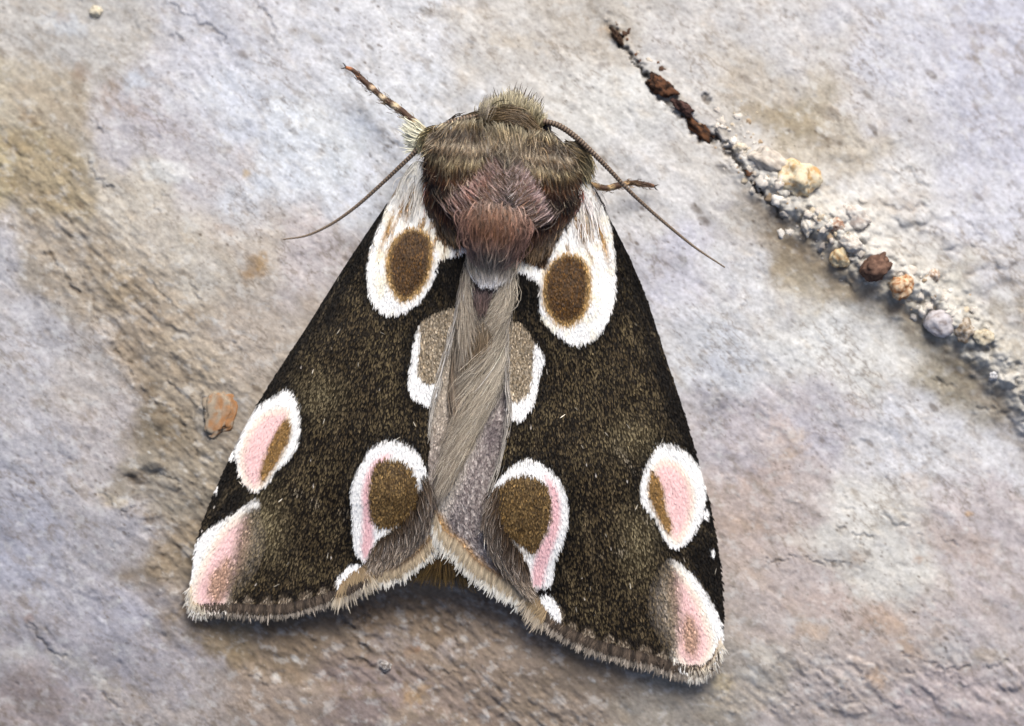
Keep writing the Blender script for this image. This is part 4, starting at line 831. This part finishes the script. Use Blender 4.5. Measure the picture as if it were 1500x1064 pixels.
for left, POLY, ZF, DH in ((True, LH, LHZ, dirh_l), (False, RH, RHZ, dirh_r)):
    zf = lambda x, y, ZF=ZF: ZF(x, y)+np.sin((np.asarray(x)*0.9+np.asarray(y)*0.45)/7.0)*0.9
    hw = sheet('hindwing', POLY, 5, zf, lambda x, y, z: z-2, lambda x, y, l=left: hcol(x, y, l)*0.8, M_MEM, moth)
    tag(hw, 'narrow strip of pale hindwing beside the left forewing' if left else 'silky grey hindwing folded beside the right forewing')
    x, y = scatter(POLY, 0.20); g = hcol(x, y, left); n = len(x); v = (np.exp(rng.normal(0, 0.14, n))*(1+0.35*fbm((x*0.9+y*0.45)/4.5, (y*0.9-x*0.45)/40, 64, 3))*(1+0.12*np.sin((x*0.5-y)*1.1)))[:, None]
    pk = (rng.random(n) < 0.4)[:, None]
    scales('wing_scales', x, y, zf, DH, 6.5, 2.2, g*0.8*v, np.where(pk, g*1.35, g*0.95)*v, M_WHITE, hw, 2.0, 0.6)
    if left:
        fringe('fringe', [(546,842),(562,840),(580,835),(596,826),(612,815),(626,800),(637,787)], zf, [(-.15,1),(0,1),(0.15,1)], 420, 22, (150,124,94), (202,184,154), (248,246,236), hw, wid=2.6, label='cream and tan hair fringe along the hindwing edge', shorten=0.6)
    else:
        fringe('fringe', [(637,752),(645,776),(658,788),(672,798),(690,820),(712,838),(745,856),(772,874)], zf, [(-0.1,1),(-.3,1),(-.35,1),(-.3,1),(-.3,1)], 640, 27, (150,124,94), (206,190,162), (248,247,238), hw, wid=2.8, label='cream and tan hair fringe along the hindwing edge', shorten=0.6)

# ---- fur
zb = lambda p: [(x, y, z) for x, y, z in p]
# under-fur on the whole body
xx_, yy_ = scatter(BODY, 0.07); m = yy_ < 400; xx_, yy_ = xx_[m], yy_[m]
n = len(xx_); K = 6; t = np.linspace(0, 1, K)
dv = np.stack([(xx_-735)*0.5+rng.normal(0, 14, n), (yy_-190)*1.0+30], -1); dv[:, 1] = np.where(yy_ < 172, -60, dv[:, 1]); dv /= np.linalg.norm(dv, axis=1, keepdims=True)
ln_ = rng.uniform(14, 26, n); px_ = xx_[:, None]+dv[:, :1]*ln_[:, None]*t; py_ = yy_[:, None]+dv[:, 1:]*ln_[:, None]*t
zz_ = np.maximum(zbody(xx_, yy_)-8, 25)[:, None]+6*t[None]
GROOM['thorax'] = [(P(px_, py_, zz_), rng.uniform(1, 1.8, n)/U, np.tile(C(62, 46, 32), (n, K, 1))*np.exp(rng.normal(0, .3, n))[:, None, None])]
# collar
groom('thorax', [[(705,196,172),(708,222,188),(722,244,196)],[(712,183,168),(722,208,188),(736,240,198)],[(726,181,168),(734,205,190),(744,238,198)],[(740,182,168),(744,206,190),(748,238,198)],[(754,185,168),(754,208,190),(751,240,198)],[(768,190,170),(764,214,190),(755,244,198)],[(778,197,172),(774,222,190),(762,248,198)]],
  1700, (.35, .7), [(0,(206,196,166)),(.25,(150,134,104)),(.6,(104,88,64)),(1,(58,46,36))], 1.5, lift=5, tipc=(220,208,180), tipk=.5, tipfrac=.3)
groom('thorax', [[(703,200,176),(706,225,190),(714,246,197)],[(711,196,176),(716,220,190),(726,246,197)]], 170, (.5, .8), [(0,(196,192,188)),(1,(190,178,168))], 1.3, lift=5)
# left and right shoulder lobes with banded rows
bandL = [(0,(214,202,170)),(.06,(130,110,78)),(.16,(58,42,26)),(.27,(84,62,38)),(.33,(222,206,178)),(.38,(142,116,84)),(.46,(56,38,22)),(.53,(214,196,156)),(.59,(128,100,62)),(.68,(58,40,22)),(.76,(132,88,56)),(.84,(54,30,16)),(1,(42,26,16))]
groom('thorax', [[(646,192,138),(632,208,130),(628,228,114)],[(654,187,152),(642,208,156),(633,240,132),(632,268,116)],[(668,182,168),(655,208,180),(645,240,168),(638,292,124)],[(678,177,176),(668,208,192),(658,248,188),(652,300,152)],[(692,176,178),(688,210,198),(684,250,198),(676,300,172)],[(702,180,178),(705,212,198),(706,250,202),(700,292,190)]],
  3000, (.16, .32), bandL, 1.35, lift=8, clump=.8, jit=4, tipc=(226,212,178), tipk=.35, tipfrac=.25)
groom('thorax', [[(776,197,174),(772,226,196),(776,256,200),(784,292,188)],[(790,194,176),(790,226,198),(796,260,200),(800,306,176)],[(804,198,172),(810,230,192),(818,262,186),(818,316,146)],[(812,208,164),(822,236,172),(831,262,154),(834,306,114)],[(822,213,156),(833,236,150),(841,256,132),(840,284,112)]],
  2800, (.16, .32), bandL, 1.35, lift=8, clump=.8, jit=4, tipc=(226,212,178), tipk=.35, tipfrac=.25)
groom('thorax', [[(832,210,150),(850,216,134),(864,234,112),(867,250,104)],[(824,212,154),(842,224,142),(858,244,118),(864,262,104)],[(820,222,156),(838,236,146),(850,256,122),(856,268,108)]], 900, (.3, .55), [(0,(150,132,100)),(.5,(112,96,66)),(1,(196,182,142))], 1.6, lift=4)
groom('thorax', [[(640,186,140),(624,196,126),(616,214,112)],[(636,196,140),(622,210,124),(614,226,106)]], 420, (.3, .6), [(0,(120,100,66)),(.6,(170,156,112)),(1,(206,198,160))], 1.5, lift=3)
# middle of the thorax: hair sweeping in to the parting, with pink rows
groom('thorax', [[(638,282,148),(662,308,168),(690,326,178)],[(654,262,170),(678,292,186),(704,316,192)],[(672,246,180),(698,276,198),(724,304,203)],[(690,232,186),(716,260,205),(738,290,207)],[(708,222,196),(730,244,207),(742,268,208)]],
  2900, (.3, .6), [(0,(96,74,50)),(.26,(132,100,78)),(.36,(222,186,174)),(.5,(180,130,112)),(.62,(116,78,54)),(.78,(140,102,74)),(1,(46,32,22))], 1.3, lift=6, jit=4, tipc=(236,208,204), tipk=.6, tipfrac=.35, edge=((74,54,36),.95))
groom('thorax', [[(766,230,198),(757,246,206),(748,268,208)],[(788,240,186),(770,262,205),(748,286,207)],[(804,258,178),(784,284,198),(750,304,203)],[(818,284,162),(794,306,184),(756,322,192)],[(822,300,150),(800,322,170),(762,336,180)]],
  2600, (.3, .6), [(0,(96,74,50)),(.25,(128,104,94)),(.36,(214,186,186)),(.48,(172,134,126)),(.6,(112,76,54)),(.78,(136,100,74)),(1,(46,32,22))], 1.3, lift=6, jit=4, tipc=(226,206,206), tipk=.6, tipfrac=.35, edge=((74,54,36),.95))
# dark rear lobes
groom('thorax', [[(632,262,128),(625,288,116),(632,316,110)],[(646,278,142),(642,310,128),(650,346,128)],[(664,298,164),(662,326,148),(668,358,144)],[(690,308,178),(684,330,158),(685,358,148)]],
  1700, (.25, .5), [(0,(118,76,46)),(.35,(104,60,34)),(.7,(60,42,28)),(1,(96,76,50))], 1.6, lift=5, var=.3, tipc=(170,140,100), tipk=.45, tipfrac=.2)
groom('thorax', [[(846,286,120),(842,302,112),(832,320,110)],[(830,296,134),(826,318,124),(814,344,126)],[(808,304,160),(806,334,144),(798,374,142)],[(786,312,174),(780,342,156),(770,386,146)]],
  1700, (.25, .5), [(0,(118,76,46)),(.35,(106,64,36)),(.7,(64,46,32)),(1,(100,80,56))], 1.6, lift=5, var=.3, tipc=(180,150,112), tipk=.45, tipfrac=.22)
groom('thorax', [[(632,268,126),(624,290,114),(630,312,110)],[(628,280,118),(624,300,112),(634,322,112)]], 140, (.3,.6), [(0,(214,160,150)),(1,(206,150,140))], 1.4, lift=4)
groom('thorax', [[(852,278,118),(848,300,110),(830,322,114)],[(838,306,116),(826,324,116),(810,336,124)]], 170, (.3,.6), [(0,(190,130,110)),(1,(214,160,150))], 1.4, lift=4)
groom('thorax', [[(650,190,160),(634,220,160),(632,262,130)],[(690,180,184),(680,220,198),(672,280,180)],[(735,184,176),(738,220,196),(738,270,208)],[(785,196,184),(796,230,200),(800,290,185)],[(822,208,164),(838,236,160),(836,290,120)]], 420, (.2,.4), [(0,(170,150,118)),(.5,(130,104,76)),(1,(96,66,44))], 1.0, lift=16, jit=6, curl=6, tipc=(236,222,196), tipk=.8, tipfrac=.6)
flush('thorax', 'thorax_fur', 'brown shaggy thorax fur with olive and pink bands')
# pale wisps where the fur meets the white wing bases
groom('wisps', [[(606,236,112),(590,262,92),(578,292,76)],[(616,240,118),(602,268,104),(592,304,96)],[(622,256,118),(614,284,112),(606,322,112)],[(626,280,118),(624,306,116),(622,340,118)]], 90, (.3,.6), [(0,(246,244,232)),(.5,(238,234,226)),(1,(252,250,244))], 1.3, lift=3, var=.1, rootk=.9)
groom('wisps', [[(862,262,106),(880,290,84),(892,322,72)],[(856,270,112),(868,300,98),(876,336,94)],[(850,290,112),(856,320,106),(858,350,112)],[(840,312,114),(838,340,116),(834,368,120)]], 90, (.3,.6), [(0,(248,240,236)),(.5,(238,232,230)),(1,(252,250,246))], 1.3, lift=3, var=.1, rootk=.9)
groom('wisps', [[(628,196,112),(612,188,106),(592,178,98)],[(628,206,112),(610,202,104),(594,192,96)],[(626,214,112),(612,218,102),(600,222,94)]], 520, (.35,.7), [(0,(214,208,172)),(.5,(232,230,204)),(1,(240,240,220))], 1.7, lift=2, var=.08, jit=3, rootk=.9)
flush('wisps', 'shoulder_tuft', 'cream white wispy shoulder hair')
# head
groom('head', [[(706,186,132),(702,172,132),(703,158,124)],[(716,182,140),(713,164,140),(713,149,126)],[(728,180,144),(728,160,144),(730,144,128)],[(742,178,146),(743,156,146),(745,138,128)],[(754,177,146),(755,156,146),(757,137,128)],[(766,180,144),(769,160,144),(772,145,126)],[(778,186,140),(783,168,140),(786,154,122)],[(788,194,134),(794,182,132),(798,170,118)]],
  1700, (.4, .8), [(0,(66,54,36)),(.4,(118,106,76)),(.8,(160,150,116)),(1,(186,178,150))], 1.5, lift=5, tipc=(214,206,176), tipk=.5, tipfrac=.3)
groom('head', [[(704,170,142),(730,160,150),(764,164,150),(794,190,138)],[(706,178,142),(730,169,152),(762,174,152),(792,198,140)],[(712,184,142),(736,176,150),(764,182,150),(786,202,144)]],
  520, (.2, .45), [(0,(130,112,80)),(.4,(112,92,64)),(1,(128,108,78))], 1.5, lift=3)
groom('head', [[(648,182,134),(676,174,140),(706,166,142)],[(654,186,138),(680,179,144),(706,172,146)]], 160, (.3,.5), [(0,(90,76,62)),(1,(104,88,62))], 1.5, lift=2)
groom('head', [[(702,184,170),(706,165,176),(707,132,170)],[(710,186,170),(718,172,172),(727,158,168)]], 22, (.7,1.0), [(0,(150,136,110)),(1,(214,204,190))], 1.0, lift=4, curl=3)
flush('head', 'head_fur', 'olive grey tuft of hair on the head')
# round tuft at the rear of the thorax
groom('scut', [[(692,304,192),(681,322,182),(684,350,168),(702,380,155)],[(700,299,201),(693,324,199),(696,352,190),(708,382,158)],[(716,297,210),(713,324,217),(713,352,208),(716,384,162)],[(734,300,212),(735,326,221),(732,354,210),(722,384,162)],[(752,306,208),(756,330,212),(748,358,196),(730,384,158)],[(770,318,194),(773,336,188),(762,360,170),(738,386,153)]],
  3400, (.22, .5), [(0,(204,172,154)),(.14,(152,114,88)),(.4,(110,74,48)),(.6,(126,90,64)),(.8,(194,160,140)),(1,(202,188,168))], 1.2, edge=((202,162,148),.8), lift=6, var=.36, jit=4.5, curl=4, tipc=(216,160,140), tipk=.4, tipfrac=.3)
flush('scut', 'thorax_tuft', 'round rusty brown tuft with pink rim at the rear of the thorax')
# pale hair behind it and along the abdomen
groom('abd', [[(686,362,148),(688,386,142),(700,408,138)],[(700,376,156),(702,394,150),(708,412,142)],[(718,382,160),(716,398,152),(716,414,143)],[(736,380,156),(732,398,150),(726,414,142)],[(758,362,148),(752,388,142),(740,412,136)]],
  1500, (.4,.75), [(0,(190,164,140)),(.5,(220,204,178)),(1,(244,238,230))], 1.2, rootk=.75, lift=4, var=.24, jit=3.5)
groom('abd', [[(686,380,146),(684,410,138),(690,440,131),(702,464,127)],[(684,400,142),(682,440,133),(688,475,127),(694,500,122)],[(682,430,136),(677,475,127),(674,520,119),(674,560,110)]], 1300, (.3,.6), [(0,(192,181,164)),(.5,(178,166,148)),(1,(150,138,122))], 0.9, lift=4, jit=3, var=.38, tipc=(232,222,204), tipk=.6, tipfrac=.4)
AB = dict(jit=4.2, curl=5, clump=.45, var=.34, zj=2.5, tipc=(236,228,212), tipk=.6, tipfrac=.4, rootk=.75)
groom('abd', [[(749,382,144),(745,410,138),(732,436,132),(716,458,127)],[(747,405,142),(743,432,136),(728,456,129),(708,478,123)],[(745,430,138),(740,458,131),(722,486,123),(702,504,118)]], 1100, (.3,.6), [(0,(196,186,168)),(.5,(186,175,156)),(1,(160,148,130))], 0.75, lift=3, **AB)
groom('abd', [[(744,455,134),(736,488,128),(708,520,121),(676,548,115)],[(742,478,132),(726,515,125),(700,552,116),(670,590,108)]], 300, (.4,.8), [(0,(190,180,162)),(1,(178,168,150))], 0.7, lift=4, **AB)
groom('abd', [[(742,492,126),(726,535,119),(692,585,110),(660,640,102)],[(740,515,124),(718,565,115),(684,622,106),(652,675,97)],[(736,535,121),(706,590,110),(674,650,101),(645,706,93)],[(722,565,113),(694,622,104),(664,682,97),(641,735,90)]], 4200, (.2,.5), [(0,(196,188,172)),(.3,(186,176,158)),(.6,(176,165,146)),(1,(148,137,122))], 0.7, lift=3, **AB)
groom('abd', [[(688,420,134),(696,440,134),(702,458,132)],[(708,414,136),(706,436,136),(704,458,132)],[(722,416,136),(716,438,134),(708,458,132)]], 240, (.4,.7), [(0,(84,66,70)),(1,(120,100,92))], 1.6, lift=4)
groom('abd', [[(684,470,126),(684,505,120),(680,550,110)],[(698,468,128),(700,508,120),(690,560,108)],[(716,474,128),(716,510,122),(700,556,112)]], 800, (.3,.5), [(0,(150,134,112)),(.4,(120,104,82)),(1,(112,96,70))], 1.2, lift=4, var=.3)
groom('abd', [[(668,515,112),(662,560,106),(666,610,102),(668,660,96)],[(672,500,114),(672,550,106),(676,600,102),(672,650,96)]], 500, (.3,.6), [(0,(160,144,124)),(1,(122,106,90))], 1.2, lift=3, tipc=(210,198,178), tipk=.5, tipfrac=.35)
groom('abd', [[(702,404,146),(704,410,145),(706,417,144)],[(716,408,146),(716,414,145),(717,420,144)],[(728,404,146),(727,410,145),(725,416,144)]], 150, (.7,1), [(0,(244,244,248)),(1,(250,250,252))], 1.8, lift=3, var=.05)
groom('abd', [[(634,780,48),(620,812,38),(600,846,24)],[(645,775,52),(640,818,42),(632,852,26)],[(658,776,54),(660,820,44),(664,856,26)],[(672,785,50),(684,825,40),(706,862,24)]], 900, (.35,.7), [(0,(50,32,12)),(.5,(72,52,22)),(1,(104,84,44))], 1.6, lift=3, var=.3)
flush('abd', 'abdomen_fur', 'long silky tan hair sweeping along the abdomen')
# silvery edging hairs on the inner wing margins and the grey fold over the rear corner spots
for left, wg in ((True, wl), (False, wr)):
    k_ = 'edge'
    if left:
        groom(k_, [[(682,400,142),(672,450,128),(660,500,120),(648,548,116),(636,600,110),(630,650,104)],[(678,402,142),(668,450,128),(655,500,121),(643,548,117),(631,602,111),(626,650,104)]], 230, (.08,.18), [(0,(120,108,92)),(.3,(196,192,186)),(1,(206,200,190))], 1.1, lift=4, jit=1.2, curl=1)
        flush(k_, 'edge_hairs', 'silvery hairs along the inner wing edge', parent=wg)
        groom(k_, [[(622,694,104),(631,728,94),(629,768,72)],[(614,738,98),(617,768,82),(610,798,60)],[(598,762,88),(600,790,70),(590,815,54)],[(578,776,76),(580,802,60),(570,828,46)],[(562,788,68),(560,812,54),(551,838,42)],[(548,804,58),(543,822,50),(536,842,42)]], 2300, (.3,.55), [(0,(96,76,50)),(.3,(92,78,64)),(.75,(128,114,100)),(1,(176,160,140))], 1.3, lift=6, var=.45, jit=3, tipc=(206,196,184), tipk=.6, tipfrac=.4)
    else:
        groom(k_, [[(746,392,144),(743,440,130),(741,500,122),(741,560,116),(744,604,112),(738,640,108),(728,684,102),(716,720,98)],[(750,392,144),(747,440,130),(745,500,122),(745,560,116),(748,604,112),(742,644,108),(732,686,102),(720,720,98)]], 300, (.06,.15), [(0,(120,108,92)),(.3,(190,184,176)),(1,(200,194,184))], 1.1, lift=4, jit=1.2, curl=1)
        flush(k_, 'edge_hairs', 'silvery hairs along the inner wing edge', parent=wg)
        groom(k_, [[(730,708,106),(715,738,98),(708,768,78)],[(728,742,104),(716,772,88),(718,802,66)],[(733,768,98),(726,796,78),(736,826,58)],[(744,788,88),(740,818,66),(752,848,50)],[(757,806,78),(756,836,60),(766,864,48)],[(770,832,62),(771,856,50),(783,880,44)]], 2500, (.3,.55), [(0,(96,74,46)),(.3,(92,76,60)),(.75,(124,110,96)),(1,(164,148,128))], 1.3, lift=6, var=.45, jit=3, tipc=(206,196,184), tipk=.6, tipfrac=.4)
    flush(k_, 'fold_hairs', 'grey-brown hair on the folded rear wing corner', parent=wg)

# ---- antennae, legs, eyes
def tube(name, pts, rad, colf, mat, parent, ns=10, nseg=160, ring=0.0, ringn=60, label=None):
    L_ = smooth_line(pts, nseg); t = np.linspace(0, 1, nseg)
    W = P(L_[:, 0], L_[:, 1], L_[:, 2]); r = np.interp(t, np.linspace(0, 1, len(rad)), rad)/U
    if ring: r = r*(1+ring*np.abs(np.sin(t*math.pi*ringn)) - ring*0.5)
    tg = np.gradient(W, axis=0); tg /= np.linalg.norm(tg, axis=1, keepdims=True)
    s = np.cross(tg, [0, 0, 1.0]); s /= np.linalg.norm(s, axis=1, keepdims=True)+1e-9; u = np.cross(s, tg)
    a = np.arange(ns)*2*math.pi/ns
    V_ = W[:, None]+r[:, None, None]*(s[:, None]*np.cos(a)[None, :, None]+u[:, None]*np.sin(a)[None, :, None])
    V_ = V_.reshape(-1, 3); i = np.arange(nseg-1)[:, None]*ns; j = np.arange(ns)[None]
    F = np.stack([i+j, i+(j+1) % ns, i+ns+(j+1) % ns, i+ns+j], -1).reshape(-1, 4)
    V_ = np.vstack([V_, W[0], W[-1]]); n0 = nseg*ns
    c0 = np.array([(n0, (k+1) % ns, k) for k in range(ns)]); c1 = np.array([(n0+1, n0-ns+k, n0-ns+(k+1) % ns) for k in range(ns)])
    cl = colf(t); cl = np.vstack([np.repeat(cl, ns, axis=0), cl[0], cl[-1]])
    return tag(mesh_np(name, V_, [F, c0, c1], cl, mat, True, parent), label)
def acol(n_):
    def f(t):
        b = 0.5+0.5*np.cos(t*math.pi*2*n_); c = mix(np.tile(C(134, 116, 98), (len(t), 1)), C(56, 43, 36), b); return mix(c, C(132, 118, 100), sst(.3, .9, t)*0.6)
    return f
tube('antenna', [(796,178,132),(818,184,142),(842,200,146),(866,222,140),(892,248,126),(920,278,106),(950,306,84),(985,336,62),(1020,364,44),(1062,392,34)], [4.2,4.2,3.6,3.0,2.6,2.3,1.8,1.0], acol(75), M_ANT, moth, nseg=520, ring=0.28, ringn=75, label='right antenna sweeping down to the right over the stone')
tube('antenna', [(706,170,140),(680,174,142),(655,182,138),(632,198,124),(612,219,110),(585,245,96),(552,276,76),(520,304,58),(486,328,42),(450,345,30),(415,351,24)], [4.0,4.0,3.8,3.2,2.8,2.6,2.2,1.8,1.0], acol(75), M_ANT, moth, nseg=520, ring=0.28, ringn=75, label='left antenna curving down to the left over the stone')
def lcol(bands):
    def f(t):
        c = np.tile(C(74, 52, 38), (len(t), 1))
        for (a_, b_, cc_) in bands: c = mix(c, C(*cc_), sst(a_-.02, a_+.02, t)*(1-sst(b_-.02, b_+.02, t)))
        return c
    return f
z1 = rz(520, 110); z2 = rz(950, 272)
tube('leg', [(640,215,70),(618,190,72),(600,173,62),(585,160,50),(565,147,36),(548,132,26),(532,118,20),(518,104,max(z1,2)+8),(507,99,max(z1,2)+6)], [6,6.5,6,4.6,5.2,4.2,4.8,3.8,2.6], lcol([(0,.28,(200,186,150)),(.44,.50,(206,188,156)),(.58,.63,(214,196,166)),(.70,.74,(206,180,150)),(.95,1.1,(170,110,70))]), M_SKIN, moth, nseg=200, ring=0.12, ringn=9, label='left front leg banded dark brown and cream')
tube('leg', [(820,255,60),(850,262,56),(866,271,48),(886,276,38),(905,272,30),(925,268,max(z2,2)+14),(942,270,max(z2,2)+9),(958,273,max(z2,2)+7)], [5.5,5.5,5,4.2,4.6,3.8,4.2,2.8], lcol([(0,.42,(132,108,76)),(.52,.58,(176,150,110)),(.68,.74,(178,150,112)),(.95,1.1,(110,76,50))]), M_SKIN, moth, nseg=200, ring=0.12, ringn=9, label='right front leg banded brown and tan')
for base_, dr in (((507,99),(-1,-.4)), ((958,273),(1,.3))):
    z = max(z1 if base_[0] < 600 else z2, 2)+6
    for s_ in (-1, 1):
        tube('claw', [(base_[0], base_[1], z), (base_[0]+dr[0]*4-dr[1]*s_*3, base_[1]+dr[1]*4+dr[0]*s_*3, z+1), (base_[0]+dr[0]*7-dr[1]*s_*4, base_[1]+dr[1]*7+dr[0]*s_*4, z-4)], [1.4,1.0,0.3], lambda t: np.tile(C(40, 24, 16), (len(t), 1)), M_ANT, moth, ns=6, nseg=12)
# short hairs on the legs
groom('lh', [[(604,172,66),(580,153,50),(550,130,30),(524,106,20)],[(598,178,64),(572,158,46),(542,134,28),(516,108,18)]], 260, (.05,.1), [(0,(190,176,140)),(.2,(90,66,48)),(.5,(150,130,104)),(.7,(80,56,40)),(1,(120,84,58))], 1.2, lift=2, jit=2, curl=1)
groom('lh', [[(864,268,52),(890,272,40),(922,264,26),(954,270,16)],[(864,276,50),(890,281,38),(922,273,24),(954,276,14)]], 220, (.05,.1), [(0,(150,130,98)),(.4,(84,60,42)),(.7,(140,112,80)),(1,(80,54,38))], 1.2, lift=2, jit=1.6, curl=1)
flush('lh', 'leg_hairs', 'short scaly hairs on the front legs')
for ex, ey in ((799, 188), (698, 177)):
    import bmesh
    bm = bmesh.new(); bmesh.ops.create_icosphere(bm, subdivisions=3, radius=1)
    vs = np.array([v.co[:] for v in bm.verts]); fs = np.array([[v.index for v in f.verts] for f in bm.faces]); bm.free()
    vs = vs*np.array([9, 12, 12])/U+P(ex, ey, 112)
    mesh_np('eye', vs, [fs], np.tile(C(30, 22, 30), (len(vs), 1)), M_ANT, True, moth)
